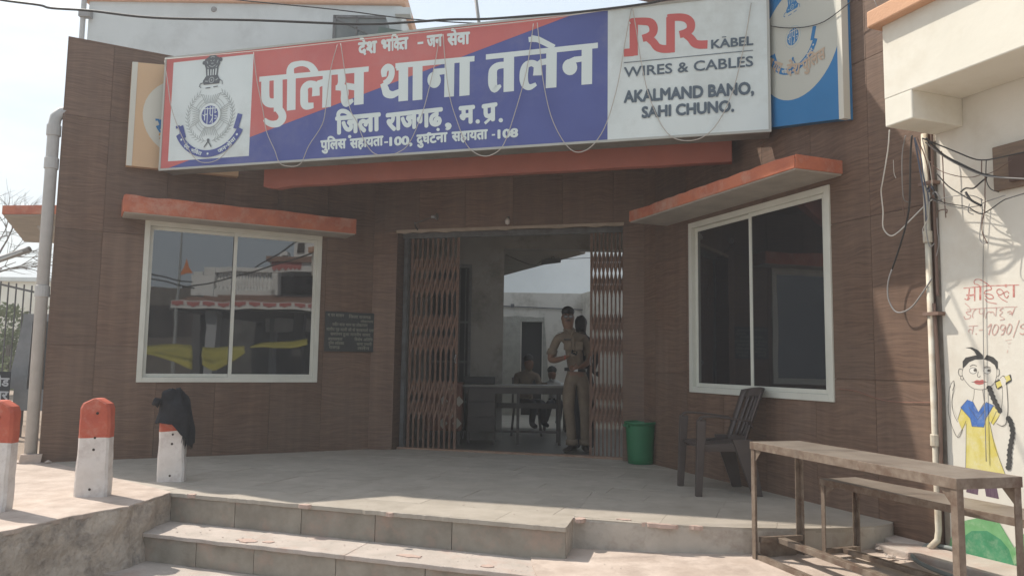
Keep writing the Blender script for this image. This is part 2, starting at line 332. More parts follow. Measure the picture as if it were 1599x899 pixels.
# ------------------------------------------------------------------ flat print on a plane
class Print:
    """collects flat artwork in the x,z plane of a frame; each shape a hair nearer the viewer than the last"""
    def __init__(s, fr, y0, step=.00004): s.fr = fr; s.y = y0; s.st = step; s.mb = MB(); s.o = (0, 0); s.sc = 1.0; s.mats = []
    def zoom(s, ox, oy, sc_): s.o = (ox, oy); s.sc = sc_; return s
    def loc(s, x, y):
        q = s.fr.px(s.o[0] + x / s.sc, s.o[1] + y / s.sc, s.y); return (q.x, q.z)
    def use(s, m):
        if m not in s.mats: s.mats.append(m)
        s.mb.k = s.mats.index(m); return s
    def next(s): s.y -= s.st
    def polyl(s, pts):                               # local x,z
        s.next(); s.mb.add([(p[0], s.y, p[1]) for p in pts], [tuple(range(len(pts)))]); return s
    def poly(s, pts): return s.polyl([s.loc(*p) for p in pts])
    def ribbonl(s, pts, wd, closed=False):
        s.next(); P = [V((p[0], p[1])) for p in pts]; n = len(P); vs = []
        for i, p in enumerate(P):
            a = P[i - 1] if (i or closed) else P[0]; b = P[(i + 1) % n] if (i < n - 1 or closed) else P[-1]
            t = (b - a); t = t.normalized() if t.length > 1e-9 else V((1, 0)); nn = V((-t.y, t.x))
            hw = (wd[i] if isinstance(wd, (list, tuple)) else wd) / 2
            vs += [(p.x + nn.x * hw, s.y, p.y + nn.y * hw), (p.x - nn.x * hw, s.y, p.y - nn.y * hw)]
        fs = [(2 * i, 2 * i + 1, 2 * i + 3, 2 * i + 2) for i in range(n - 1)]
        if closed: fs.append((2 * n - 2, 2 * n - 1, 1, 0))
        s.mb.add(vs, fs); return s
    def ribbon(s, pts, wd, smooth=False, closed=False):
        L_ = [V((*s.loc(*p), 0)) for p in pts]
        u = (V(s.loc(pts[0][0] + 10, pts[0][1])) - V(s.loc(*pts[0]))).length / 10
        if smooth: L_ = smoothpath(L_, 5)
        wd = [x * u for x in wd] if isinstance(wd, (list, tuple)) else wd * u
        if smooth and isinstance(wd, list):
            wd = [wd[min(int(i / 5), len(wd) - 1)] * (1 - i % 5 / 5) + wd[min(int(i / 5) + 1, len(wd) - 1)] * (i % 5 / 5) for i in range(len(L_))]
        return s.ribbonl([(q.x, q.y) for q in L_], wd, closed)
    def discl(s, cx, cz, r, n=28, rz=None):
        rz = rz or r; return s.polyl([(cx + r * math.cos(a * 2 * math.pi / n), cz + rz * math.sin(a * 2 * math.pi / n)) for a in range(n)])
    def disc(s, x, y, rx, ry=None, n=20):
        ry = ry or rx; return s.poly([(x + rx * math.cos(a * 2 * math.pi / n), y + ry * math.sin(a * 2 * math.pi / n)) for a in range(n)])
    def text(s, body, bl, br, height, fat=.03, fatz=None):
        """bl, br: baseline ends in zoom pixels; height: pixels from baseline to the top line"""
        A, B = V(s.loc(*bl)), V(s.loc(*br)); C_ = V(s.loc(bl[0], bl[1] - height))
        return s.textl(body, A, B, (C_ - A), fat, fatz)
    def textl(s, body, A, B, up, fat=.03, fatz=None):
        vs, fs, x0, x1, h = glyphs(body)
        ex = (B - A) / (x1 - x0); ez = up / h
        ds = [(0, 0)]
        if fat:
            fz = fatz if fatz is not None else fat
            ds = [(fat * math.cos(a), fz * math.sin(a)) for a in [i * math.pi / 4 for i in range(8)]] + [(0, 0)]
        for dx, dz in ds:
            s.next()
            s.mb.add([tuple((A + ex * (v[0] - x0 + dx) + ez * (v[1] + dz)).to_3d().xzy * 1) for v in vs], fs)
            for i in range(len(s.mb.v) - len(vs), len(s.mb.v)): s.mb.v[i].y = s.y
        return s
    def build(s, name, parent): return s.mb.build(name, s.mats, parent)
_gc = {}
def glyphs(body):
    if body in _gc: return _gc[body]
    c = bpy.data.curves.new('t', 'FONT'); c.body = body; c.size = 1.0; c.resolution_u = 3
    o = bpy.data.objects.new('t', c); col.objects.link(o); bpy.context.view_layer.update()
    me = bpy.data.meshes.new_from_object(o.evaluated_get(bpy.context.evaluated_depsgraph_get()))
    vs = [(v.co.x, v.co.y) for v in me.vertices]; fs = [tuple(p.vertices) for p in me.polygons]
    bpy.data.objects.remove(o); bpy.data.curves.remove(c); bpy.data.meshes.remove(me)
    h = .63 if any('\u0900' <= ch <= '\u097f' for ch in body) else .70
    if body not in ('\u092e', 'H'): h = glyphs('\u092e' if any('\u0900' <= ch <= '\u097f' for ch in body) else 'H')[4]
    else: h = max(v[1] for v in vs)
    _gc[body] = (vs, fs, min(v[0] for v in vs), max(v[0] for v in vs), h); return _gc[body]
# ================================================================== layout frames
A0 = onz(62, 722); A0.z = 0
GLp = onz(623, 699); GRp = onz(978, 716); GLp.z = GRp.z = 0
Lf = Frame(A0, onz(592, 699) - A0)
Gf = Frame(GLp, GRp - GLp)
C1 = onz(1020, 724); C1.z = 0; PC = onz(1420, 820)
Rf = Frame(C1, PC - C1)
Wf = Frame(Gf.w(0, -.2), Gf.x)                     # front of the gate wall
def isect(f1, f2):
    """x along f1 where plane f2 is met"""
    return (f2.o - f1.o).dot(f2.y) / f1.x.dot(f2.y)
LB = isect(Lf, Wf); RK = isect(Rf, Wf)             # wall corners
WB = isect(Wf, Lf); WK = isect(Wf, Rf)
ROOF = 4.42
GX0, GX1, GZ = -.015, 2.795, 2.665                 # gate opening in Gf.x
REND = 3.575

I = M4.Identity(4)
# ================================================================== ground
street = MB().box(-60, 60, -40, 7.5, -1.2, -.66); tag(street.build('street', M_asph), kind='structure')
yard_poly = [(-2.691, 6.34), (-2.738, 5.72), (-2.93, 5.353), (-3.088, 4.85), (-3.25, 4.2), (-3.5, 3.4), (-14, 1.6), (-60, 1.6), (-60, 60), (60, 60), (60, 9.5), (-1.5, 9.5), (-4.6, 8.2)]
yd = MB().prism([p for p in yard_poly], -1.1, -.006)
o = yd.build('raised_ground', [M_plaster]); tag(o, kind='structure')
# top sheet of the raised ledge, dusty cement with a ragged worn lip
lip = []
seg = [(-2.691, 6.34), (-2.738, 5.72), (-2.93, 5.353), (-3.088, 4.85), (-3.25, 4.2), (-3.5, 3.4)]
for i in range(len(seg) - 1):
    for k in range(7):
        t = k / 7; x = seg[i][0] + (seg[i + 1][0] - seg[i][0]) * t; y = seg[i][1] + (seg[i + 1][1] - seg[i][1]) * t
        lip.append((x + random.uniform(-.004, .02), y))
lip += [(-3.5, 3.4), (-14, 1.7), (-14, 8.1), (-4.75, 8.1)]
lm = MB().prism(lip[::-1] if False else lip, -.03, .003)
tag(lm.build('ledge', M_cement, bevel=.006), kind='structure')
em = MB().prism([(-60, 8.1), (-4.8, 8.1), (-6.8, 11.6), (-6.8, 60), (-60, 60)], -.03, .002); tag(em.build('earth_ground', M_earth), kind='structure')
# rough plaster face of the ledge: a displaced skin in front of the core
fm = MB(); nx_, nz_ = 90, 16; tot = []
pl = [V((a[0], a[1], 0)) for a in seg]; ds = [0]
for i in range(1, len(pl)): ds.append(ds[-1] + (pl[i] - pl[i - 1]).length)
def along(s_):
    for i in range(1, len(pl)):
        if s_ <= ds[i] + 1e-9: return pl[i - 1].lerp(pl[i], (s_ - ds[i - 1]) / (ds[i] - ds[i - 1]))
    return pl[-1]
for i in range(nx_ + 1):
    p = along(ds[-1] * i / nx_)
    for j in range(nz_ + 1):
        z = -.012 - .70 * j / nz_; q = V((p.x, p.y, z))
        dsp = .010 + .035 * NZ.noise(q * 5) + .018 * NZ.noise(q * 17) + .05 * (j / nz_) ** 1.5
        fm.v.append(V((p.x + max(dsp, .002) * .93, p.y - max(dsp, .002) * .3, z)))
for i in range(nx_):
    for j in range(nz_):
        a = i * (nz_ + 1) + j; fm.f.append((a, a + 1, a + nz_ + 2, a + nz_ + 1)); fm.mi.append(0)
tag(fm.build('ledge_face', M_plaster, smooth=True), kind='structure')

# platform (porch floor)
P_FL, P_FR, P_N = V((-2.681, 6.338)), V((.382, 5.237)), V((.449, 5.538))
front = [P_N, V((1.0, 5.36)), V((1.55, 5.285)), V((1.95, 5.30)), V((2.25, 5.34)), V((2.48, 5.40)), V((2.64, 5.49)), V((2.74, 5.64))]
back = [V(Rf.w(RK, .05).xy), V(Wf.w(WB, .05).xy), V(Lf.w(0, .05).xy)]
plat = [P_FL, P_FR] + front + back
tag(MB().prism([(p.x, p.y) for p in plat], -.9, -.005).build('porch_platform', M_facew, bevel=.012, rough=.006), kind='structure')
PLAT = bpy.data.objects['porch_platform']
def clip(subj, clipper):
    out = subj
    for i in range(len(clipper)):
        a, b = clipper[i], clipper[(i + 1) % len(clipper)]; inp, out = out, []
        if not inp: break
        sd_ = lambda p: (b[0] - a[0]) * (p[1] - a[1]) - (b[1] - a[1]) * (p[0] - a[0])
        for j in range(len(inp)):
            p, q = inp[j - 1], inp[j]; sp, sq = sd_(p), sd_(q)
            if sq >= 0:
                if sp < 0: t = sp / (sp - sq); out.append((p[0] + (q[0] - p[0]) * t, p[1] + (q[1] - p[1]) * t))
                out.append(q)
            elif sp >= 0: t = sp / (sp - sq); out.append((p[0] + (q[0] - p[0]) * t, p[1] + (q[1] - p[1]) * t))
    return out
def area(p): return abs(sum(p[i - 1][0] * p[i][1] - p[i][0] * p[i - 1][1] for i in range(len(p)))) / 2
cut1 = [tuple(P_FL), tuple(P_FR), tuple(P_N), tuple(P_N + (P_N - P_FR).normalized() * 3.4), (-1.0, 9.75), (-4.72, 8.0)]
cut2 = [tuple(P_N)] + [tuple(p) for p in front[1:]] + [tuple(Rf.w(RK, .02).xy), tuple(P_N + (P_N - P_FR).normalized() * 3.4)]
sdir = (P_FR - P_FL).normalized(); sn = V((-sdir.y, sdir.x))
rnd = random.Random(3); ny = 0; y = 0.0
slabn = 0
rows = []
while y < 5.2:
    hgt = rnd.choice([.30, .36, .42, .30]); rows.append((y, hgt)); y += hgt
for (y, hgt) in rows:
    x = -3.2 + rnd.uniform(-.4, 0)
    while x < 6.6:
        wd = rnd.choice([.45, .6, .6, .75]); g = .0011
        q = [P_FL + sdir * a + sn * b for a, b in ((x + g, y + g), (x + wd - g, y + g), (x + wd - g, y + hgt - g), (x + g, y + hgt - g))]
        x += wd
        for cut in (cut1, cut2):
            c = clip([tuple(p) for p in q], cut)
            if len(c) >= 3 and area(c) > .006 and slabn < 290:
                dz = rnd.uniform(-.0015, .0015)
                o = MB().prism(c, -.03, 0 + dz).build('floor_slab', M_slab, PLAT); slabn += 1
# ---- steps: risers faced with slate, dusty stone treads
def edge(a, b): d = V(b) - V(a); return d.normalized(), d.length
e1a, e1b = V(onz(215, 828, -.22).xy), V(onz(835, 896.5, -.22).xy)
e1b = e1a + (e1b - e1a) * 1.02
e2a = V(onz(151, 890, -.425).xy); e2b = e2a + (e1b - e1a)
STEPS = tag(MB().prism([tuple(e2a + V((-.3, .1))), tuple(e2b + V((.2, -.06))), (P_FR.x + .2, P_FR.y + .1), (P_FL.x - .3, P_FL.y + .1)], -.9, -.455).build('steps', M_cement), kind='structure')
tag(MB().prism([tuple(e1a + V((-.25, .12))), tuple(e1b), (P_FR.x, P_FR.y + .15), (P_FL.x - .1, P_FL.y + .15)], -.5, -.250).build('step_core', M_cement, STEPS))
def step_run(a, b, back_a, back_b, ztop, zbot, n, seed):
    """riser tiles on the line a-b between zbot and ztop-.03, tread slabs behind the line"""
    r = random.Random(seed); d, L_ = edge(a, b); nrm = V((d.y, -d.x)); x = 0; k = 0
    while x < L_ - .02:
        wd = min(r.choice([.5, .56, .6, .66]), L_ - x)
        if L_ - x - wd < .15: wd = L_ - x
        p0, p1 = a + d * (x + .0025), a + d * (x + wd - .0025); t = r.uniform(.014, .018)
        MB().prism([tuple(p0 + nrm * t * -0.2), tuple(p0 - nrm * -t), tuple(p1 + nrm * t), tuple(p1 - nrm * .004)][::1], zbot, ztop - .032).build('riser_tile', M_riser, STEPS, bevel=.002)
        x += wd
    x = 0
    while x < L_ - .02:
        wd = min(r.choice([.8, 1.0, 1.2]), L_ - x)
        if L_ - x - wd < .3: wd = L_ - x
        f0, f1 = x / L_, (x + wd) / L_
        q0, q1 = a.lerp(b, f0), a.lerp(b, f1); k0, k1 = back_a.lerp(back_b, f0), back_a.lerp(back_b, f1)
        m = 14; fr = []
        for i in range(m + 1):
            fr.append(tuple(q0.lerp(q1, .002 + .996 * i / m) + nrm * (.038 + r.uniform(-.009, .003) + .008 * NZ.noise(V(((x + i * .08) * 4, ztop, 0))))))
        MB().prism(fr + [tuple(k1), tuple(k0)], ztop - .03, ztop + r.uniform(-.001, .001)).build('tread_slab', M_tread, STEPS, bevel=.004)
        x += wd
def up(a, s_): return a + V((-sdir.y, sdir.x)) * s_
step_run(e1a, e1b, P_FL + V((-.12, .05)), P_FR + V((0.02, .0)), -.22, -.425, 6, 1)
step_run(e2a, e2b, e1a + V((-.05, .05)), e1b + V((0, .05)), -.425, -.66, 6, 2)
# top riser, set just proud of the platform block
r = random.Random(5); d, L_ = edge(P_FL, P_FR); nrm = V((d.y, -d.x)); x = .0
while x < L_ - .02:
    wd = min(r.choice([.52, .6, .62]), L_ - x)
    if L_ - x - wd < .2: wd = L_ - x
    p0, p1 = P_FL + d * (x + .0025), P_FL + d * (x + wd - .0025)
    MB().prism([tuple(p0 + nrm * .002), tuple(p0 + nrm * .016), tuple(p1 + nrm * .016), tuple(p1 + nrm * .002)], -.22, -.031).build('riser_tile', M_riser, STEPS, bevel=.002); x += wd
nose = []
m = 90
for i in range(m + 1): nose.append(tuple(P_FL.lerp(P_FR, i / m) + nrm * (.034 + r.uniform(-.008, .003) + .010 * NZ.noise(V((i * .7, 0, 0))))))
MB().prism(nose + [tuple(P_FR - d * .0), tuple(P_FL)], -.03, .0015).build('step_nosing', M_slab, STEPS, bevel=.003)
# little cement patch stuck on the second step
pm = MB(); c0 = onz(372, 842, -.215)
pm.lathe([(0, .012), (.10, .010), (.13, 0), (.12, -.07), (.0, -.09)], (c0.x, c0.y, -.222), 14)


# pink cement smears along worn edges
def smear(c, rx, ry, z, seed, h=.006):
    r = random.Random(seed); n = 16
    MB().prism([(c.x + rx * math.cos(a) * r.uniform(.6, 1.1) * sdir.x - ry * math.sin(a) * r.uniform(.6, 1.1) * sdir.y, c.y + rx * math.cos(a) * r.uniform(.6, 1.1) * sdir.y + ry * math.sin(a) * r.uniform(.6, 1.1) * sdir.x) for a in [i * 2 * math.pi / n for i in range(n)]], z - .02, z + h).build('cement_smear', MSM, STEPS)
MSM = mat('pink cement smear', (.50, .37, .31), .95, (.43, .32, .27), 14, bump=.004, bscale=40)
for k, (x, y, rx, ry, z) in enumerate(((385, 844, .09, .03, -.22), (420, 846, .05, .02, -.22), (478, 787, .05, .015, 0), (640, 868, .10, .02, -.22), (610, 800, .03, .012, 0), (760, 884, .05, .02, -.22), (1030, 817, .12, .016, 0), (1085, 820, .05, .012, 0), (975, 810, .06, .012, 0), (300, 772, .04, .02, 0), (905, 810, .04, .03, 0))): smear(onz(x, y, z) - V((0, .03, 0)) * (ry < .02), rx, ry * 1.8, z, k)
# ---- apron to the right of the steps, rising slightly towards the wall
def apz(x): return -.205 + .028 * (x - .3)
am = MB(); xs = [.12 + i * .21 for i in range(32)]; ys = [-3, 0, 2, 3, 3.6, 4, 4.3, 4.6, 4.9, 5.1, 5.3, 5.6, 5.9, 6.2]
for i, xx in enumerate(xs):
    for yy in ys:
        xe = xx
        if i == 0: xe = .16 + .05 * NZ.noise(V((0, yy * 3, 1))) + (5.2 - yy) * .05
        am.v.append(V((xe, yy, apz(xx) + .006 * NZ.noise(V((xx * 1.5, yy * 1.5, 0))))))
for i in range(len(xs) - 1):
    for j in range(len(ys) - 1):
        a = i * len(ys) + j; am.f.append((a, a + len(ys), a + len(ys) + 1, a + 1)); am.mi.append(0)
n0 = len(am.v)
for j in range(len(ys)): am.v.append(am.v[j] + V((-.05, 0, -.5)))
for j in range(len(ys) - 1): am.f.append((j + 1, n0 + j + 1, n0 + j, j)); am.mi.append(0)
tag(am.build('concrete_apron', M_cement, smooth=False), kind='structure')
# crack line and kerb strip under the mural wall
tag(MB().prism([tuple(Rf.w(3.3, -.30).xy), tuple(Rf.w(7.5, -.30).xy), tuple(Rf.w(7.5, .1).xy), tuple(Rf.w(3.3, .1).xy)], -.3, lambda p: apz(p[0]) + .045).build('plinth_strip', M_tread, bevel=.01), kind='structure')

# ================================================================== police station
ST = thing('police_station', 'single storey police station clad in brown woodgrain tiles with a recessed gate between angled wings', 'building', T(0, 9, 0))
def panels(fr, parent, x0, x1, z0, z1, hole, pw=.6, ph=1.2, xo=0.0, y=0.0):
    g = .0018; n = 0; i0 = math.floor((x0 - xo) / pw)
    xx = xo + i0 * pw
    while xx < x1:
        a, b = max(xx, x0), min(xx + pw, x1); zz = z0
        while zz < z1 and b - a > .01:
            c, d_ = zz, min(zz + ph, z1)
            rects = [(a + g, b - g, c + g, d_ - g)]
            if hole:
                hx0, hx1, hz0, hz1 = hole; r0 = rects[0]; rects = []
                if r0[1] <= hx0 or r0[0] >= hx1 or r0[3] <= hz0 or r0[2] >= hz1: rects = [r0]
                else:
                    if r0[0] < hx0: rects.append((r0[0], hx0, r0[2], r0[3]))
                    if r0[1] > hx1: rects.append((hx1, r0[1], r0[2], r0[3]))
                    mx0, mx1 = max(r0[0], hx0), min(r0[1], hx1)
                    if r0[2] < hz0: rects.append((mx0, mx1, r0[2], hz0))
                    if r0[3] > hz1: rects.append((mx0, mx1, hz1, r0[3]))
            if rects:
                mb = MB(); dy = random.uniform(-.0006, .0006)
                for (a_, b_, c_, e_) in rects:
                    if b_ - a_ > .003 and e_ - c_ > .003: mb.box(a_, b_, y - .012 + dy, y + .006, c_, e_)
                if mb.v: mb.build('wall_tile', MW, parent, world=fr.m); n += 1
            zz += ph
        xx += pw
# left wing
WL = (.826, 2.764, .80, 2.545)
lw = MB(); lw.box(0, LB - .005, .10, 4.2, -.3, ROOF - .02)
for (a, b, c, d_) in ((0, WL[0], -.05, ROOF - .02), (WL[1], LB - .002, -.05, ROOF - .02), (WL[0], WL[1], -.05, WL[2]), (WL[0], WL[1], WL[3], ROOF - .02)): lw.box(a, b, .006, .10, c, d_)
lw.box(-.012, LB, -.014, 4.2, ROOF - .02, ROOF)
LW = lw.build('left_wing_wall', M_core, ST, world=Lf.m)
panels(Lf, LW, 0, LB, -.02, ROOF - .02, WL, xo=LB - 3.6)
# edge of the wing seen at its left end
MB().box(-.012, 0, -.012, .6, -.02, ROOF - .02).build('corner_trim', MW, LW, world=Lf.m)
# right wing
WR = (.733, 2.676, .80, 2.50)
rw = MB(); rw.box(RK + .005, REND, .10, 3.4, -.3, ROOF - .02)
for (a, b, c, d_) in ((RK + .002, WR[0], -.25, ROOF - .02), (WR[1], REND, -.25, ROOF - .02), (WR[0], WR[1], -.25, WR[2]), (WR[0], WR[1], WR[3], ROOF - .02)): rw.box(a, b, .006, .10, c, d_)
rw.box(RK, REND, -.014, 3.4, ROOF - .02, ROOF)
RW = rw.build('right_wing_wall', M_core, ST, world=Rf.m)
panels(Rf, RW, RK, REND, -.22, ROOF - .02, WR, xo=.07, ph=1.2)
# gate wall
gx0, gx1 = GX0, GX1
gw = MB()
for (a, b, c, d_) in ((WB + .006, gx0, -.05, 4.1), (gx1, WK - .006, -.05, 4.1), (gx0, gx1, GZ, 4.1)): gw.box(a, b, .006, .24, c, d_)
GW = gw.build('gate_wall', M_core, ST, world=Wf.m)
panels(Wf, GW, WB, gx0 + .012, -.02, GZ, None, xo=WB)
panels(Wf, GW, gx1 - .012, WK, -.02, GZ, None, xo=gx1 - .012)
panels(Wf, GW, WB, WK, GZ, 4.1, None, xo=WB, ph=.6)
jm = MB(); jm.box(gx0, gx0 + .012, -.012, .235, -.02, GZ - .002)
jm.build('jamb_lining', MW, GW, world=Wf.m)
MB().box(gx1 - .012, gx1, -.012, .235, -.02, GZ - .002).build('jamb_lining', MW, GW, world=Wf.m)
lt = MB(); rr_ = random.Random(8)
pts = [(gx0 + (gx1 - gx0) * i / 26) for i in range(27)]
lt.slabxz([(p, GZ - .022 - rr_.uniform(0, .018)) for p in pts] + [(p, GZ + .008) for p in pts[::-1]], -.022, .0)
lt.build('lintel_edge', mat('bare cement edge', (.30, .24, .18), .9, (.38, .30, .23), 8), GW, world=Wf.m)
# gate channel below and above
MB().box(gx0 + .012, gx1 - .012, .13, .235, -.01, .018).build('gate_sill_rail', mat('rusty sill rail', (.26, .15, .10), .8, (.32, .22, .16), 9), GW, world=Wf.m)
MB().box(gx0 + .012, gx1 - .012, .15, .235, GZ - .07, GZ - .005).build('gate_head_rail', M_gategrey, GW, world=Wf.m)
# porch roof slab with the red brown fascia beam
bx0, bx1 = -.935, 3.99
Bf = Frame(Gf.w(0, -1.70), Gf.x)
sl = MB().box(bx0 + .02, bx1 - .05, .10, 1.5, 3.36, 3.50)
sl.build('porch_roof', M_core, ST, world=Bf.m)
fb = MB(); fr_ = random.Random(4)
fb.slabxz([(bx0 + .0, 2.935)] + [(bx0 + (bx1 - bx0) * i / 30, 2.93 + fr_.uniform(-.003, .003) - (.02 if i < 2 else 0)) for i in range(1, 31)] + [(bx1, 3.42), (bx0, 3.42)], 0, .10)
fb.build('fascia_beam', M_redband, ST, world=Bf.m, bevel=.008)
MB().box(bx0 + .1, bx1 - .35, -.19, -.002, 3.40, 3.43).build('sign_gap_blocker', M_gategrey, ST, world=Bf.m)  # added plate, stops sunlight falling through the gap behind the sign
# middle roof / parapet strip behind the sign
MB().box(-1.2, 3.2, 1.2, 1.5, 3.5, 4.0).build('parapet', M_whitewall, ST, world=Bf.m)
# window canopies
def canopy(fr, x0, x1, prot, z0, z1, seed, parent):
    rg = random.Random(seed); n = 24
    c = MB().box(x0, x1, -prot, .0, z0, z1 - .03)
    ob = c.build('window_canopy', M_soffit, parent, world=fr.m, bevel=.006)
    t = MB()
    top = [(x0 + (x1 - x0) * i / n, z1 + rg.uniform(-.008, .006)) for i in range(n + 1)]
    t.slabxz([(x0 - .004, z0 + .012), (x1 + .004, z0 + .012)] + top[::-1], -prot - .012, -prot)
    sd2 = [(-prot, z0 + .012), (.0, z0 + .012), (.0, z1 - .004), (-prot, z1)]
    for xx, s_ in ((x0 - .012, .012), (x1, .012)):
        k = len(t.v); t.add([(xx, a, b) for a, b in sd2] + [(xx + s_, a, b) for a, b in sd2], [(0, 1, 2, 3), (7, 6, 5, 4), (0, 4, 5, 1), (1, 5, 6, 2), (2, 6, 7, 3), (3, 7, 4, 0)])
    t.box(x0, x1, -prot, 0, z1 - .029, z1 - .006)
    t.build('painted_edge', M_orange, ob, world=fr.m, bevel=.004)
    return ob
canopy(Lf, .60, 3.06, .36, 2.545, 2.735, 2, ST)
canopy(Rf, .31, 2.80, .46, 2.545, 2.665, 6, ST)
# unseen slab added high on the right wing, shaped to shade the wall below
MB().prism([Rf.w(a, b).xy[:] for a, b in ((1.0, -1.5), (2.0, -1.5), (2.0, -.8), (2.42, -.4), (2.85, .0), (1.0, .0))], 4.62, 4.74).build('added_shade_slab', M_soffit, ST, world=I)
MB().box(.9, REND, 0, .4, ROOF, 4.95).build('added_parapet', M_cream, ST, world=Rf.m)  # unseen parapet, added with the slab to cast shade on the right wall
# windows
def window(fr, W4, mull, parent):
    x0, x1, z0, z1 = W4; f = .055; m = MB()
    def ring(m, a, b, c, d_, t, y0, y1):
        m.box(a, a + t, y0, y1, c, d_); m.box(b - t, b, y0, y1, c, d_); m.box(a + t, b - t, y0, y1, c, c + t); m.box(a + t, b - t, y0, y1, d_ - t, d_)
    ring(m, x0, x1, z0, z1, f, -.028, .06)
    wob = m.build('window', M_frame, parent, world=fr.m, bevel=.003)
    for k, (a, b, y0) in enumerate(((x0 + f, mull + .02, .018), (mull - .02, x1 - f, -.012))):
        s = MB(); ring(s, a + .001, b - .001, z0 + f + .001, z1 - f - .001, .036, y0, y0 + .022)
        s.build('sash', M_frame, wob, world=fr.m, bevel=.002)
        p = MB().box(a + .03, b - .03, y0 + .008, y0 + .014, z0 + f + .03, z1 - f - .03)
        p.build('pane', M_glass, wob, world=fr.m)
    return wob
window(Lf, WL, 1.776, ST)
window(Rf, WR, 1.690, ST)
# small things fixed on the wall above the gate
bk = MB(); p = Wf.px(653, 357); q = Wf.px(686, 344)
bk.tube([(p.x, -.02, p.z - .02), (p.x, -.10, p.z + .02), (p.x, -.12, p.z + .06)], .008)
bk.tube([(p.x, -.12, p.z + .04), (q.x, -.22, q.z)], .006)
bl_ = thing('wall_lamp', 'small lamp on a thin bracket above the left end of the gate', 'lamp', Wf.m)
bk.build('bracket', M_gategrey, bl_); 
MB().lathe([(.0, 0), (.018, 0), (.02, .04), (.045, .07), (.04, .075), (0, .06)], (q.x - .01, -.23, q.z), 14, ax='x').build('lamp_head', M_metal, bl_)
cb = thing('ceiling_bulb', 'pale bulb holder hanging over the middle of the gate opening', 'lamp', Wf.m)
p = Wf.px(795, 346); MB().tube([(p.x, -.02, p.z + .05), (p.x, -.06, p.z + .02)], .012).build('holder', M_gategrey, cb)
MB().lathe([(0, -.045), (.025, -.035), (.032, 0), (.018, .03), (0, .04)], (p.x, -.07, p.z - .005), 12).build('bulb', mat('frosted bulb', (.55, .5, .46), .3), cb, smooth=True)

# canopy slab at the hidden left side of the station
cz = 3.12
pA, pB = onz(6, 337, cz), onz(38, 378, cz)
ed = [pA.lerp(pB, t) + V((.03 * NZ.noise(V((t * 9, 0, 0))), 0, 0)) for t in [i / 10 for i in range(11)]]
e_end = V((-5.9, 11.3)); 
poly_ = [(p.x, p.y) for p in ed[::-1]] + [(pA.x, pA.y), (-5.95, pA.y - .15), (-7.0, 14.6)]
poly_ = [(pA.x, pA.y), (-5.95, pA.y - .15), (-7.2, 14.4)] + [(p.x, p.y) for p in ed[::-1][:-1]]
sc_o = MB().prism(poly_, cz, cz + .12).build('side_canopy', M_soffit, ST)
sc_o.matrix_basis = M4.Translation((0, -9, 0))
WM[sc_o.name] = M4.Identity(4)
se = MB().bar((pA.x - .01, pA.y - .02, cz + .085), (-5.9, pA.y - .19, cz + .085), .03, .13); se.bar((pA.x - .005, pA.y, cz + .085), (pB.x, pB.y, cz + .085), .03, .13)
se.build('painted_edge', M_orange, sc_o, world=M4.Identity(4), bevel=.006)
# ---- interior seen through the gate (parts of the station)
I = M4.Identity(4)
def inbox(name, m, *b, **k): return MB().box(*b).build(name, m, ST, world=I, **k)
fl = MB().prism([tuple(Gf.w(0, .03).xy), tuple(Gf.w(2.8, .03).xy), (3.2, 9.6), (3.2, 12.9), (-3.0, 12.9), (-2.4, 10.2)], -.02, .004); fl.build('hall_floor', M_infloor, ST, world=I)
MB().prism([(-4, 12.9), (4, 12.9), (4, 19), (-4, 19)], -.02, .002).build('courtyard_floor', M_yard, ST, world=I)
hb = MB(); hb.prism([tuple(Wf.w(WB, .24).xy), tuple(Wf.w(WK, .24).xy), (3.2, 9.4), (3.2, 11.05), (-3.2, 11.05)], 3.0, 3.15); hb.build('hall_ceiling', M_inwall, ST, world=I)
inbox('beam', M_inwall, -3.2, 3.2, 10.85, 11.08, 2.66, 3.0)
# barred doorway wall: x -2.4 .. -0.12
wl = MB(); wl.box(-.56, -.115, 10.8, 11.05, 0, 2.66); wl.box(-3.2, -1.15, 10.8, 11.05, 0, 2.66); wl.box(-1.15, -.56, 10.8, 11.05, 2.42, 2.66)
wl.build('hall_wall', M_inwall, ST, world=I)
gr = MB()
gr.box(-.60, -.56, 10.77, 10.85, 0, 2.42); gr.box(-1.15, -1.11, 10.77, 10.85, 0, 2.42); gr.box(-1.11, -.60, 10.77, 10.85, 2.37, 2.42)
GRL = gr.build('grille_door', M_gategrey, ST, world=I)
for i in range(6): MB().box(-1.05 + i * .08, -1.036 + i * .08, 10.80, 10.815, .02, 2.37).build('bar', M_gategrey, GRL, world=I)
for z in (.5, 1.05, 1.6): MB().box(-1.11, -.60, 10.816, 10.83, z, z + .03).build('crossbar', M_gategrey, GRL, world=I)
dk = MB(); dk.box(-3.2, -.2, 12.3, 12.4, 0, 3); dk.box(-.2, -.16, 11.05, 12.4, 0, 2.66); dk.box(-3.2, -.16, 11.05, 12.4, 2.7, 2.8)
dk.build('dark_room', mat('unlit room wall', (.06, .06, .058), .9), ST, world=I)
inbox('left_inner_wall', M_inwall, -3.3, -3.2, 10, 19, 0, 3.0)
vs = onz(787, 430, 2.66); ve = onz(914, 396, 2.66)
MB().prism([(-3.2, 11.08), (.95, 11.08), (ve.x, ve.y), (vs.x, vs.y), (-3.2, vs.y + .8)], 2.66, 2.80).build('verandah_roof', mat('verandah soffit', (.33, .29, .24), .9, (.28, .25, .21), 3), ST, world=I)
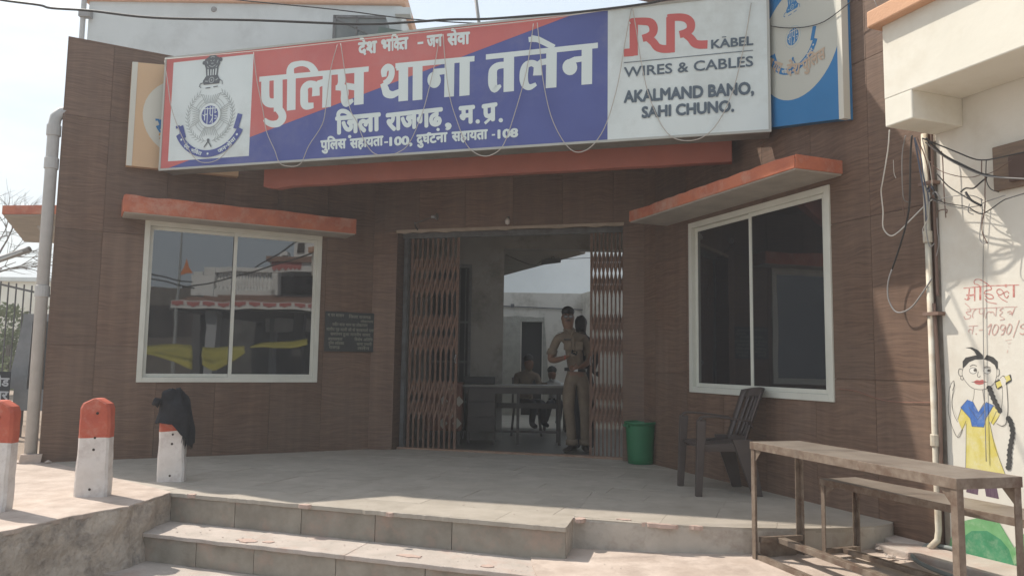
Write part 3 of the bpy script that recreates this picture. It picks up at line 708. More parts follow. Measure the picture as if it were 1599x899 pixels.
# far wall with door, parapet wall above and behind
bw = MB(); dx0, dx1 = (816 - 800) / F * 16, (848 - 800) / F * 16
bw.box(-3.3, dx0, 16, 16.25, 0, 2.5); bw.box(dx1, 4.5, 16, 16.25, 0, 2.5); bw.box(dx0, dx1, 16, 16.25, 1.93, 2.5)
BWL = bw.build('far_wall', M_inlight, ST, world=I)
pr = random.Random(12); pp = MB()
def jag(pts):
    o = []
    for i in range(len(pts) - 1):
        for k in range(8):
            t = k / 8; o.append((pts[i][0] + (pts[i + 1][0] - pts[i][0]) * t + pr.uniform(-.02, .02), pts[i][1] + (pts[i + 1][1] - pts[i][1]) * t + pr.uniform(-.025, .025)))
    return o
ox0, ox1 = (776 - 800) / F * 16, (863 - 800) / F * 16
pp.slabxz([(ox0, 0)] + jag([(ox0, 2.02), (ox1, 1.98)]) + [(ox1, 0), (dx1 + .02, 0), (dx1 + .02, 1.9), (dx0 - .02, 1.9), (dx0 - .02, 0)], 15.975, 16.0)
pp.build('plaster_patch', mat('fresh cement patch', (.30, .285, .24), .95, (.38, .36, .31), 8, bump=.01), BWL, world=I)
dd = MB().box(dx0, dx1, 16.12, 16.2, 0, 1.93); dd.build('door', mat('dark door', (.03, .028, .026), .7), BWL, world=I)
MB().box(-.36, -.2, 15.96, 16.0, .3, 1.92).build('door_leaf', mat('dark door', (.03, .028, .026), .7), BWL, world=I)
MB().tube([(-.3, 15.96, 2.22), (1.6, 15.96, 2.16)], .012).build('conduit', M_gategrey, BWL, world=I)
MB().box(-.02, .05, 15.93, 15.98, 2.19, 2.26).build('junction_box', M_gategrey, BWL, world=I)
sw = MB(); sw.add([(1.45, 16, 0), (2.35, 11.6, 0), (2.45, 11.6, 0), (1.6, 16, 0), (1.45, 16, 2.5), (2.35, 11.6, 2.5), (2.45, 11.6, 2.5), (1.6, 16, 2.5)], [(0, 1, 2, 3), (4, 5, 6, 7), (0, 1, 5, 4), (1, 2, 6, 5), (2, 3, 7, 6), (3, 0, 4, 7)])
sw.build('side_wall', M_inlight, ST, world=I)
inbox('parapet_wall', mat('bright whitewash', (.76, .77, .75), .9, (.70, .71, .69), 1.5), -3.3, 4.6, 17.2, 17.4, 2.4, 4.15)
inbox('far_roof', M_inlight, -3.3, 4.5, 16.25, 17.2, 2.3, 2.48)
# ================================================================== main signboard
Sf = Frame(Gf.w(0, -2.15), Gf.x)
SX0, SX1, SZ0, SZ1 = -1.925, 4.315, 3.055, 4.31
SG = thing('signboard', 'long red and blue Hindi signboard with a white cable advertisement panel at its right end', 'signboard', Sf.m)
MB().box(SX0 + .01, SX1 - .01, .004, .22, SZ0 + .004, SZ1 - .004).build('sign_box', M_sbox, SG)
fm_ = MB(); t = .022
fm_.box(SX0, SX0 + t, -.006, .012, SZ0, SZ1); fm_.box(SX1 - t, SX1, -.006, .012, SZ0, SZ1); fm_.box(SX0 + t, SX1 - t, -.006, .012, SZ0, SZ0 + t); fm_.box(SX0 + t, SX1 - t, -.006, .012, SZ1 - t, SZ1)
fm_.build('sign_frame', mat('pale aluminium trim', (.42, .42, .38), .5), SG)
xa = Sf.px(949, 100).x
a1, b1 = SX0 + t, xa; zt, zb = SZ1 - t, SZ0 + t
pr_ = Print(Sf, .002); pr_.mb = MB()
def flat(m, poly, y, nm): 
    mb = MB().add([(p[0], y, p[1]) for p in poly], [tuple(range(len(poly)))]); return mb.build(nm, m, SG)
flat(M_blue, [(a1, zb), (b1, zb), (b1, zt), (a1, zt)], .001, 'blue_field')
d0 = Sf.px(262, 262); d1 = Sf.px(905, 22)
flat(M_red, [(a1, zb), (Sf.px(256, 264).x + .05, zb), (Sf.px(895, 24).x, zt), (a1, zt)], .0006, 'red_field')
flat(M_white, [(b1, zb), (SX1 - t, zb), (SX1 - t, zt), (b1, zt)], .0009, 'white_panel')
e0, e1_ = Sf.px(267, 170), Sf.px(392, 170)
ez0, ez1 = Sf.px(264, 252).z, Sf.px(272, 98).z
flat(M_white, [(e0.x, ez0), (e1_.x, ez0), (e1_.x, ez1), (e0.x, ez1)], .0002, 'emblem_panel')
# ---- title lettering, traced as thick strokes
P = Print(Sf, .0); P.use(M_text).zoom(400, 60, 5.71)
def ST_(pts, wd, sm=False): P.ribbon(pts, wd, sm)
ST_([(28, 366), (1003, 275)], 40)
ST_([(82, 370), (82, 520), (100, 565), (140, 578), (195, 572)], 72, True); ST_([(196, 360), (196, 650)], 78)
ST_([(190, 620), (228, 670), (232, 715), (200, 755), (150, 765), (105, 752), (72, 722)], [60, 66, 70, 62, 52, 44, 28], True)
ST_([(315, 320), (312, 642)], 76); ST_([(306, 335), (304, 285), (322, 248), (370, 230), (425, 226), (478, 244), (510, 280), (530, 318)], [70, 66, 58, 46, 44, 50, 58, 60], True)
ST_([(512, 598), (455, 605), (430, 580), (428, 500), (430, 450), (458, 415), (500, 410), (530, 430), (532, 515)], [44, 60, 70, 70, 68, 60, 56, 62, 70], True)
ST_([(528, 440), (560, 405), (620, 388)], [60, 58, 55]); ST_([(633, 330), (627, 616)], 78)
ST_([(760, 300), (762, 390), (750, 430)], 64); ST_([(708, 442), (772, 440), (790, 480), (788, 540), (806, 580), (865, 552)], [40, 62, 66, 66, 62, 26], True)
ST_([(800, 425), (880, 437)], 52); ST_([(918, 290), (915, 592)], 84)
ST_([(1142, 345), (1142, 290), (1172, 258), (1205, 275), (1206, 330), (1180, 378), (1140, 405)], [40, 60, 58, 52, 54, 56, 50], True)
ST_([(1130, 400), (1150, 450), (1165, 490), (1210, 505), (1250, 490), (1312, 462)], [50, 62, 68, 60, 52, 48], True)
ST_([(1313, 250), (1311, 560)], 84); ST_([(1440, 245), (1438, 551)], 86)
P.zoom(670, 60, 5.71)
ST_([(-300, 247), (405, 182)], 44)
P.zoom(400, 60, 5.71); ST_([(1250, 268), (1345, 258)], 40); P.zoom(670, 60, 5.71)
ST_([(40, 305), (90, 298), (160, 290)], [60, 56, 50]); P.disc(45, 372, 60, 72)
ST_([(183, 205), (178, 522)], 86); ST_([(318, 195), (315, 512)], 90)
ST_([(507, 168), (1505, 64)], 46)
ST_([(712, 150), (710, 476)], 92)
ST_([(672, 238), (610, 248), (572, 285), (566, 350), (568, 410), (588, 452), (640, 420)], [56, 62, 74, 80, 78, 66, 22], True)
ST_([(955, 408), (900, 436), (862, 420), (845, 370), (848, 290), (868, 240), (915, 222), (955, 240), (968, 270), (965, 332)], [30, 52, 66, 76, 76, 64, 56, 60, 72, 78], True)
ST_([(960, 252), (1000, 215), (1060, 205)], [60, 58, 54]); ST_([(1092, 90), (1088, 442)], 94)
ST_([(905, 2), (975, 12), (1115, 82)], [60, 52, 46]); P.poly([(885, -10), (935, -18), (945, 28), (890, 36)])
ST_([(1372, 182), (1300, 192), (1240, 225)], [50, 56, 66]); P.disc(1255, 258, 66, 72); ST_([(1408, 60), (1406, 412)], 94)
P.build('title_lettering', SG)
# ---- smaller Hindi lines
P = Print(Sf, -.002); P.use(M_text)
def tx(body, x0, y0, x1, y1, h, fat=.045): P.zoom(0, 0, 1).text(body, (x0, y0), (x1, y1), h, fat)
tx('देश', 560, 85, 588, 82, 17); tx('भ', 596, 80.5, 611, 79, 17); tx('िक', 611, 79, 627, 77.5, 17); tx('त', 624, 77.5, 637, 76, 17)
P.build('motto_words', SG); P = Print(Sf, -.002); P.use(M_text); P.ribbon([(652, 68), (661, 67)], 3.4)
tx('जन', 667, 74, 690, 71.5, 17); tx('सेवा', 699, 71, 733, 68, 17)
P.build('motto_line', SG); P = Print(Sf, -.002); P.use(M_text)
tx('िजला', 525, 209, 593, 203, 25, .05); P.disc(546, 213.5, 2.6)
tx('राजगढ', 604, 204, 690, 195, 25, .05); P.disc(684, 202.5, 2.6); tx(',', 697, 198, 703, 198, 25, .05)
tx('म', 718, 193, 740, 191, 25, .05); P.disc(746, 190, 3.4)
tx('प', 754, 190, 775, 187, 25, .05); P.ribbon([(768, 183), (757, 193)], 4.5); P.disc(782, 188, 3.4)
P.build('district_line', SG); P = Print(Sf, -.002); P.use(M_text)
tx('पुिलस', 501, 234, 540, 231, 13.5); tx('सहायता', 547, 231.5, 598, 226.5, 13.5); P.ribbon([(600, 222.5), (606, 222)], 2.4)
tx('100', 609, 227.5, 638, 225.5, 12.5, .05); tx(',', 640, 226, 643, 226, 13)
tx('दुघ', 651, 225, 671, 223.3, 13.5); P.ribbon([(666, 210.5), (669, 207.6), (673, 208.5)], 2.2)
tx('टना', 671, 223.3, 698, 221, 13.5); tx('सहायता', 706, 220.5, 761, 216.5, 13.5); P.ribbon([(768, 211), (773, 210.5)], 2.4)
tx('108', 778, 216, 808, 213.5, 12.5, .05)
P.build('helpline_line', SG)
# ---- cable advertisement
P = Print(Sf, -.001); P.use(M_rr).zoom(960, 10, 6.6625)
P.ribbon([(95, 485), (197, 478)], 84)
P.ribbon([(197, 515), (197, 180)], 86); P.ribbon([(160, 168), (185, 160), (300, 158), (370, 170), (402, 220), (395, 280), (350, 315), (288, 336)], [60, 74, 80, 84, 86, 84, 80, 78], True)
P.ribbon([(340, 320), (400, 375), (440, 425), (500, 445), (580, 445)], [80, 80, 82, 84, 84], True)
P.ribbon([(580, 484), (580, 110)], 90); P.ribbon([(548, 122), (575, 118), (690, 116), (755, 135), (790, 180), (785, 240), (740, 275), (674, 296)], [70, 78, 82, 84, 86, 84, 82, 80], True)
P.ribbon([(728, 285), (790, 335), (830, 385), (885, 400), (965, 398)], [80, 82, 86, 90, 92], True)
P.build('red_logo', SG)
P = Print(Sf, -.004); P.use(M_grey).zoom(960, 10, 6.6625)
P.ribbon([(95, 588), (1438, 458)], 7)
P.text('KABEL', (1006, 440), (1438, 400), 86, .03); P.ribbon([(1115, 322), (1160, 318)], 9)
P.text('WIRES & CABLES', (98, 737), (1438, 622), 98, .018)
P.zoom(900, 0, 3.211).text('AKALMAND BANO,', (240, 514), (888, 470), 55, .045)
P.text('SAHI CHUNO.', (330, 590), (788, 558), 52, .045)
P.build('advert_lettering', SG)
# ---- crest: lion capital over a wreathed star, blue scroll below
def crest(P, cx, cz, u, ink, lite, blue, white, letter, hi=True):
    X = lambda x, y: (cx + x * u, cz + y * u)
    if hi:
        # wreath of small leaves
        P.use(lite)
        for s_ in (-1, 1):
            arc = [X(s_ * 2.75 * math.sin(a), -.05 - 2.75 * math.cos(a)) for a in [R_(8 + i * 7) for i in range(21)]]
            P.ribbonl(arc, .07 * u)
            for i in range(18):
                a = R_(12 + i * 8)
                bx, by = s_ * 2.75 * math.sin(a), -.05 - 2.75 * math.cos(a)
                for k in (-1, 1):
                    da = a * s_ - R_(90) + s_ * R_(90) + R_(0)
                    tx_, ty = s_ * math.cos(a), math.sin(a); nx, ny = s_ * math.sin(a), -math.cos(a)
                    lx, ly = (tx_ * .8 + nx * .62 * k), (ty * .8 + ny * .62 * k)
                    p0 = (bx, by); p1 = (bx + lx * .27 - nx * 0, by + ly * .27); p2 = (bx + lx * .55, by + ly * .55)
                    P.ribbonl([X(*p0), X(*p1), X(*p2)], [.02 * u, .10 * u, .02 * u])
        # four hatched rays
        for k in range(4):
            a = R_(90 * k); ca, sa = math.cos(a), math.sin(a); rt = lambda x, y: X(x * ca - y * sa, x * sa + y * ca)
            for j in range(-4, 5):
                x0 = j * .13; x1 = j * .30
                P.ribbonl([rt(x0, 1.2), rt(x1, 2.35 - .12 * (4 - abs(j)) * .5)], .06 * u)
        for k in range(4):
            a = R_(45 + 90 * k)
            for dr in (1.6, 1.95):
                P.ribbonl([X(dr * math.cos(a + t), dr * math.sin(a + t)) for t in (-.35, -.15, .05, .25, .35)], .05 * u)
    P.use(lite).discl(*X(0, 0), 1.36 * u); P.use(white).discl(*X(0, 0), 1.30 * u); P.use(blue).discl(*X(0, 0), 1.02 * u)
    P.use(letter)
    for pts in ([(-.62, .62), (-.62, -.55)], [(-.30, .85), (-.30, -.95)], [(-.62, .1), (-.30, .1)], [(-.88, .1), (-.62, -.1)], [(.02, .95), (.02, .1), (.16, -.08), (.34, 0)], [(.34, .95), (.34, -.95)], [(.34, -.35), (.05, -.85)],
                [(.62, .75), (.62, .15)], [(.62, .2), (.82, .3)], [(.6, -.1), (.82, -.15), (.78, -.45), (.58, -.42)], [(-.8, .7), (.8, .7)]):
        P.ribbonl([X(*p) for p in pts], .085 * u)
    # lion capital
    P.use(ink)
    P.polyl([X(*p) for p in ((-.95, 3.35), (.95, 3.35), (1.05, 3.75), (.8, 4.15), (.7, 4.25), (.75, 5.1), (.95, 5.5), (.9, 6.1), (.55, 6.3), (.3, 6.5), (-.3, 6.5), (-.55, 6.3), (-.95, 6.1), (-1.0, 5.6), (-.8, 5.1), (-.7, 4.25), (-.8, 4.15), (-1.08, 3.75))])
    P.discl(*X(.98, 5.95), .22 * u); P.discl(*X(-1.02, 5.75), .22 * u)
    P.use(white if hi else lite)
    for pts, wd in (([(-.45, 4.3), (-.5, 5.0)], .13), ([(-.12, 4.3), (-.14, 4.95)], .11), ([(.16, 4.3), (.16, 4.95)], .11), ([(.46, 4.3), (.5, 5.0)], .13)): P.ribbonl([X(*p) for p in pts], wd * u)
    P.use(lite)
    for pts in ([(-.25, 6.25), (0, 6.35), (.25, 6.25)], [(-.25, 5.95), (-.1, 5.85)], [(.1, 5.85), (.25, 5.95)], [(-.15, 5.6), (.15, 5.6)], [(-.4, 5.4), (0, 5.2), (.4, 5.4)], [(-.7, 5.9), (-.55, 5.6)], [(.7, 5.9), (.55, 5.6)], [(-.6, 5.3), (-.45, 5.1)], [(.6, 5.3), (.45, 5.1)]):
        P.ribbonl([X(*p) for p in pts], .09 * u)
    P.discl(*X(0, 3.78), .34 * u); P.use(ink).discl(*X(0, 3.78), .24 * u); P.use(lite).discl(*X(0, 3.78), .1 * u)
    P.use(lite).ribbonl([X(-.8, 3.72), X(-.45, 3.66)], .12 * u); P.ribbonl([X(.5, 3.72), X(.8, 3.9)], .12 * u)
    P.use(ink); P.ribbonl([X(-1.0, 3.55), X(-1.35, 3.5), X(-1.5, 3.2), X(-1.25, 3.05)], .1 * u); P.ribbonl([X(1.0, 3.75), X(1.3, 3.6), X(1.35, 3.2)], .08 * u)
    P.ribbonl([X(-.7, 2.95), X(-.1, 2.98)], .09 * u); P.ribbonl([X(.25, 3.0), X(.8, 3.05)], .09 * u)
    # scroll
    P.use(blue)
    arc = lambda r, a0, a1, n=26, e=1.0: [X(r * math.sin(R_(a0 + (a1 - a0) * i / n)) * e, -r * math.cos(R_(a0 + (a1 - a0) * i / n))) for i in range(n + 1)]
    P.ribbonl(arc(4.15, -64, 66), .74 * u)
    P.ribbonl([X(-3.55, -.95), X(-3.1, -2.3)], .62 * u); P.ribbonl([X(3.7, -.15), X(3.25, -1.7)], .6 * u); P.ribbonl([X(-4.15, -1.05), X(-3.65, -1.0)], .3 * u)
    P.use(letter)
    for body, a0, wd in (('देश', -44, 9), ('भिकत', -29, 18), ('जन', 18, 13), ('सेवा', 35, 15)):
        p0 = V(X(4.38 * math.sin(R_(a0)), -4.38 * math.cos(R_(a0)))); p1 = V(X(4.38 * math.sin(R_(a0 + wd)), -4.38 * math.cos(R_(a0 + wd))))
        dd_ = (p1 - p0).normalized(); P.textl(body, p0, p1, V((-dd_.y, dd_.x)) * .36 * u, .03)
    for a0 in (-54, 0, 56): P.discl(*X(4.15 * math.sin(R_(a0)), -4.15 * math.cos(R_(a0))), .12 * u)
    P.ribbonl([X(4.15 * math.sin(R_(31.5)), -4.15 * math.cos(R_(31.5))), X(4.15 * math.sin(R_(34)), -4.15 * math.cos(R_(34)))], .09 * u)
    P.use(ink); P.ribbonl([X(-.5, -3.45), X(-.05, -2.85)], .12 * u); P.ribbonl([X(.4, -3.45), X(0, -2.85)], .12 * u); P.discl(*X(-.03, -2.7), .16 * u)
P = Print(Sf, 0); c_ = Sf.px(328, 180); u_ = abs(Sf.px(328 + 13.5, 180).x - c_.x)
crest(P, c_.x, c_.z, u_ * .94, M_embg, M_embl, M_blue, M_white, M_text)
P.build('crest', SG)
# ---- loops of light string hung over the sign
strings = [[(257, 95), (262, 130), (268, 170), (285, 215), (305, 248), (325, 254), (345, 246), (362, 225)],
 [(396, 82), (401, 125), (411, 175), (416, 205), (429, 235), (437, 255), (455, 260), (470, 255), (482, 228), (503, 195), (509, 165), (516, 110), (527, 70)],
 [(532, 68), (538, 110), (546, 168), (557, 190), (568, 218), (582, 238), (600, 243), (622, 238), (640, 222), (660, 175), (672, 130), (681, 90), (686, 56)],
 [(692, 54), (695, 95), (702, 150), (714, 190), (728, 225), (744, 240), (760, 244), (778, 236), (790, 218), (806, 170), (820, 120), (828, 75), (833, 37)],
 [(839, 36), (843, 75), (848, 125), (860, 180), (878, 218), (895, 236), (912, 236), (930, 222), (948, 190), (965, 130), (977, 60), (986, 14)],
 [(988, 13), (994, 50), (1001, 95), (1012, 145), (1030, 190), (1048, 213), (1072, 220), (1098, 214), (1122, 190), (1145, 140), (1162, 70), (1173, 5)],
 [(257, 93), (400, 80), (530, 66), (690, 48), (835, 32), (990, 10), (1100, -4)]]
lsx = thing('light_string', 'pale string of tiny lights looping down over the big signboard', 'light string', Sf.m)
for k, s_ in enumerate(strings):
    MB().tube(smoothpath([Sf.px(x, y, -.035 - .01 * math.sin(i)) for i, (x, y) in enumerate(s_)], 4), .0042, 5).build('string_loop', M_rope, lsx, smooth=True)

# ================================================================== banners behind the main sign
OL = Frame(Lf.w(0, -.10), Lf.x)
ob_ = thing('orange_banner', 'faded orange crest banner peeking out behind the left end of the main signboard', 'banner', OL.m)
MB().slabxz([(.600, 3.10), (1.75, 3.13), (1.75, 4.36), (.600, 4.238)], 0, .09).build('banner_box', M_orsign, ob_)
MB().slabxz([(.600, 3.10), (.655, 3.10), (.655, 4.245), (.600, 4.238)], -.004, 0).build('pale_edge', M_creamv, ob_)
P = Print(OL, -.0005); cc = (1.17, 3.70)
P.use(M_creamv).discl(*cc, .44, 40); crest(P, cc[0], cc[1] + .02, .075, M_blsign, M_creamv, M_blsign, M_creamv, M_creamv, False)
P.use(mat('orange print', (.55, .30, .13), .6)).textl('मधय', V((.88, 3.46)), V((1.0, 3.38)), V((.06, .09)), .03)
P.build('crest_print', ob_)
BR = Frame(Rf.w(0, -.10), Rf.x)
bb_ = thing('blue_banner', 'bright blue police crest banner behind the right end of the main signboard', 'banner', BR.m)
MB().slabxz([(1.55, 3.22), (2.93, 2.95), (2.93, 4.38), (1.55, 4.38)], 0, .09).build('banner_box', M_blsign, bb_)
MB().slabxz([(2.885, 2.955), (2.935, 2.95), (2.935, 4.38), (2.885, 4.38)], -.004, .06).build('pale_edge', M_creamv, bb_)
P = Print(BR, -.0005).zoom(1190, 0, 4.49)
k0 = BR.px(1237, 60, -.1); k1 = BR.px(1313, 60, 0); cl = BR.px(1235, 66)
P.use(mat('pale disc print', (.50, .50, .44), .6)).discl(2.45, 3.74, .475, 48)
cd_ = BR.px(1238, 58); ub = .0685
crest(P, cd_.x, cd_.z, ub, M_blsign, mat('pale blue print', (.33, .42, .44), .6), M_blsign, mat('pale disc print', (.5, .5, .44), .6), M_creamv, False)
ORP = mat('pale orange print', (.50, .38, .28), .6); P.use(ORP)
for body, a, b in (('मध', (5, 470), (62, 488)), ('यप', (66, 500), (120, 520)), ('देश', (165, 528), (262, 518)), ('पुिलस', (288, 505), (445, 402))):
    A_, B_ = V(P.loc(*a)), V(P.loc(*b)); dd_ = (B_ - A_).normalized(); P.textl(body, A_, B_, V((-dd_.y, dd_.x)) * .085, .03)
P.build('crest_print', bb_)
wr = thing('banner_wire', 'thin dark wire drooping across the blue banner', 'wire', BR.m)
MB().tube(smoothpath([BR.px(x, y, -.02) for x, y in ((1204, 41), (1225, 44), (1255, 43), (1280, 37), (1298, 27), (1330, 2))]), .004, 5).build('wire', M_cable, wr)

# ---- black plaque
pq = thing('stone_plaque', 'small black granite plaque with faded Hindi lines between the left window and the gate', 'plaque', Lf.m)
MB().box(2.835, 3.49, -.035, -.012, 1.168, 1.645).build('stone_plate', M_granite, pq, bevel=.003)
P = Print(Lf, -.0352).use(M_gold)
def pl_(body, x0, x1, z, h=.032): P.textl(body, V((x0, z)), V((x1, z)), V((0, h)), .02)
pl_('म पर शासन', 2.86, 3.06, 1.585); pl_('िजला राजगढ', 3.12, 3.40, 1.575); pl_('लोकारपण', 3.27, 3.43, 1.525, .026)
pl_('नवीन थाना भवन का लोकारपण', 2.92, 3.36, 1.475); pl_('मानीय गृह मतरी जी के करकमलो दवारा', 2.85, 3.47, 1.415); pl_('समपनन हुआ माननीय सासद', 2.90, 3.40, 1.36)
pl_('अधयकषता', 2.87, 3.05, 1.30); pl_('िवशेष अितिथ', 3.20, 3.43, 1.30); pl_('पुिलस अधीकषक', 2.88, 3.07, 1.25); pl_('थाना पभारी', 3.23, 3.42, 1.245); pl_('राजगढ', 2.89, 3.02, 1.20); pl_('तलेन', 3.24, 3.39, 1.195)
P.build('plaque_lettering', pq)

# ================================================================== scissor gates
def gate(label, x0, x1, nb, bw_=.010):
    t = thing('scissor_gate', label, 'gate', Gf.m, 'folding scissor gates of the entrance')
    xs = [x0 + (x1 - x0) * i / (nb - 1) for i in range(nb)]; zt_ = GZ - .06
    for i, xx in enumerate(xs):
        big = i in (0, nb - 1); hw = bw_ if not big else bw_ + .004
        rg = MB(); rg.box(xx - hw, xx - .002, -.012, .012, .02, zt_); rg.box(xx + .002, xx + hw, -.012, .012, .02, zt_)
        rg.build('upright_bar', M_rustg, t)
    hb_ = [(.34, .84), (1.14, 1.64), (1.84, 2.36)]
    for z0, z1 in hb_:
        for i in range(-1, nb):
            a, b = i, i + 2
            for (p, q, y) in ((a, b, -.019), (b, a, .019)):
                def at(k): return x0 + (x1 - x0) * min(max(k, 0), nb - 1) / (nb - 1)
                def zz(k, kk): # clipped ends keep the slope
                    return z0 + (z1 - z0) * (kk - p) / (q - p)
                kp, kq = min(max(p, 0), nb - 1), min(max(q, 0), nb - 1)
                if abs(kq - kp) < 1: continue
                MB().bar((at(kp), y, zz(0, kp)), (at(kq), y, zz(0, kq)), .005, .021, (1, 0, 0)).build('lattice_strap', M_rustg, t)
    MB().box(x0 - .02, x1 + .02, -.02, .02, zt_, zt_ + .02).build('top_runner', M_rustg, t)
    MB().tube([(x1 if x0 < 1 else x0, -.02, 1.05), (x1 if x0 < 1 else x0, -.06, 1.10), (x1 if x0 < 1 else x0, -.02, 1.15)], .007).build('pull_handle', M_metal, t)
    return t
gate('rust brown scissor gate folded back at the left of the entrance', .115, .725, 10)
gate('rust brown scissor gate half closed beside the standing policeman', 2.385, 2.765, 9, .0085)
gg = MB().box(.012, .06, -.03, .035, .02, GZ - .07); gg.build('gate_post', M_gategrey, GW, world=Gf.m)
# ================================================================== white building on the right
Bx0 = (onz(1382, 199, 2.64) - Rf.o).dot(Rf.x); By = (onz(1382, 199, 2.64) - Rf.o).dot(Rf.y)
WBD = thing('white_building', 'cream building at the right edge with a projecting balcony above its painted wall', 'building', Rf.m)
mw = MB().box(3.63, 4.8, 0.0, 3, -.4, 5.2); MWALL = mw.build('street_wall', M_mural, WBD, bevel=.01)
MB().box(3.585, 3.628, .012, .5, -.4, 4.4).build('joint_strip', mat('grey tan joint', (.26, .22, .18), .95, (.36, .31, .25), 12), WBD)  # gap between the two buildings, filled by a grey tan strip
bm_ = MB().box(Bx0, Bx0 + .215, By + .002, .0, 2.64, 2.83); bm_.build('balcony_beam', M_cream, WBD, bevel=.008)
MB().box(Bx0, 4.8, By, -.001, 2.825, 3.33).build('balcony', M_cream, WBD, bevel=.008)
MB().box(Bx0 - .06, 4.86, By - .07, .2, 3.325, 3.44).build('coping', M_coping, WBD, bevel=.01)
# board screwed to the wall
bd = thing('junction_board', 'weathered brown wooden meter board on the cream wall above the painted slogan', 'board', Rf.m)
q0, q1 = Rf.px(1556, 232), Rf.px(1557, 300)
MB().box(q0.x, q0.x + .55, -.04, -.002, q1.z, q0.z).build('board', mat('weathered board', (.24, .17, .12), .85, (.17, .12, .09), 6, (1, 1, 8)), bd, bevel=.003)
MB().box(q0.x + .12, q0.x + .26, -.07, -.04, q1.z + .03, q0.z - .09).build('fuse_carrier', mat('brown bakelite', (.09, .05, .035), .4), bd, bevel=.004)
# pipes on the boundary
dp = thing('conduit_pipe', 'cream rusty conduit running down between the brown tiles and the cream wall', 'pipe', Rf.m)
MB().tube([(3.577, -.035, 2.66), (3.577, -.035, .02), (3.577, -.05, -.04), (3.56, -.10, -.09)], .021, 10).build('pipe', M_pipe2, dp, smooth=True)
MB().tube([(3.622, -.02, 2.7), (3.622, -.02, 1.55)], .010, 6).build('thin_pipe', M_cablebr, dp)
for z in (.35, 1.42, 2.3): MB().box(3.54, 3.66, -.066, -.0, z, z + .022).build('clamp', mat('rusty clamp', (.20, .13, .10), .8), dp)
MB().tube([(3.60, -.03, 1.5), (3.62, -.03, .9), (3.605, -.03, .2)], .012, 6).build('rust_strip', mat('rusty clamp', (.20, .13, .10), .8), dp)
for z in (.6, 1.95): MB().lathe([(.026, -.04), (.031, -.035), (.031, .035), (.026, .04)], (3.577, -.035, z), 12).build('coupling', M_pipe2, dp)

# painted slogan and figure (flat paint on the wall)
PM = thing('wall_painting', 'wall painting of a girl in yellow holding a phone under a red helpline slogan', 'mural', Rf.m)
Mf = Rf
P = Print(Mf, -.0005)
RP = mat('red brush paint', (.47, .13, .115), .85, (.58, .34, .29), 38); RP2 = mat('washed red brush paint', (.52, .25, .22), .9, (.62, .48, .42), 38)
P.use(RP).zoom(1480, 430, 6.915)
def B(pts, w_=14, sm=True): P.ribbon(pts, w_, sm)
B([(168, 138), (300, 125), (440, 112), (600, 108), (770, 102)], 9, False)
B([(232, 140), (228, 200), (215, 265)]); B([(200, 212), (245, 215), (290, 205)], 16); B([(180, 250), (215, 265), (240, 240)], 10); B([(290, 130), (290, 275)], 15)
B([(352, 115), (350, 265)], 22, False); B([(350, 118), (325, 100), (290, 90), (285, 60), (310, 42), (350, 45), (400, 75), (450, 108)], 9)
B([(455, 112), (470, 150), (410, 165), (395, 195), (440, 200), (480, 215), (490, 245), (440, 250), (400, 215)], 11); B([(400, 250), (430, 285), (530, 305)], 8)
B([(655, 215), (640, 240), (615, 225), (600, 180), (570, 150), (535, 155), (530, 185), (560, 210), (600, 190), (640, 170), (660, 195)], 11); B([(540, 215), (590, 260), (645, 288)], 8); B([(628, 95), (628, 125)], 26, False)
B([(712, 105), (712, 235)], 22, False)
P.use(RP2)
B([(205, 368), (400, 352), (600, 342), (750, 338)], 6, False)
B([(185, 300), (215, 325), (240, 350)], 8); B([(240, 355), (245, 385), (200, 395), (215, 420), (245, 430), (235, 460), (190, 470), (175, 440)], 10); B([(305, 365), (280, 385), (265, 430), (275, 460)], 8)
B([(345, 360), (340, 400), (360, 415), (385, 400)], 8); B([(395, 355), (385, 450)], 9, False)
B([(470, 400), (440, 390), (415, 420), (410, 465)], 8); B([(450, 400), (490, 395), (500, 430)], 7); B([(525, 350), (515, 440)], 9, False)
B([(600, 350), (560, 375), (590, 395), (560, 430), (590, 450), (610, 470), (560, 480)], 8); B([(640, 400), (670, 385), (690, 405), (660, 415)], 10); B([(725, 345), (690, 430)], 9, False)
B([(225, 548), (325, 540)], 6, False); B([(275, 548), (262, 630)], 8, False); B([(275, 590), (240, 580), (222, 600), (235, 615)], 8); P.disc(305, 630, 7); B([(335, 590), (380, 586)], 8, False)
B([(430, 560), (470, 525), (440, 640)], 11); B([(510, 530), (480, 590), (490, 640), (525, 620), (545, 560), (525, 528), (500, 540)], 10)
B([(620, 560), (590, 590), (565, 570), (580, 535), (610, 535), (620, 560), (600, 625), (570, 640)], 10); B([(665, 525), (635, 580), (640, 630), (670, 615), (690, 555), (672, 522), (650, 540)], 10)
B([(770, 480), (705, 668)], 8, False); B([(860, 520), (800, 530), (785, 560), (820, 575), (835, 600), (810, 635), (775, 620)], 9)
B([(620, 700), (690, 690)], 4, False); B([(640, 720), (660, 735), (680, 722)], 4); B([(650, 765), (665, 772)], 4, False); B([(648, 800), (640, 835)], 4, False)
P.build('red_slogan', PM)
P = Print(Mf, -.0005).zoom(1470, 530, 5.2877)
GP = mat('green paint', (.13, .33, .13), .9, (.20, .42, .20), 9, c3=(.42, .50, .36), s3=8); GP2 = mat('dark green paint', (.045, .21, .10), .9, (.08, .29, .15), 9, c3=(.25, .38, .25), s3=8)
YP = mat('yellow paint', (.60, .50, .10), .9, (.68, .61, .26), 14, (1, 1, .4), c3=(.68, .62, .40), s3=9); BP_ = mat('blue paint', (.045, .12, .38), .9, (.09, .20, .5), 16, (1, 1, .4), c3=(.25, .33, .5), s3=12); KP = mat('black grey paint', (.055, .052, .05), .9, (.08, .078, .075), 12)
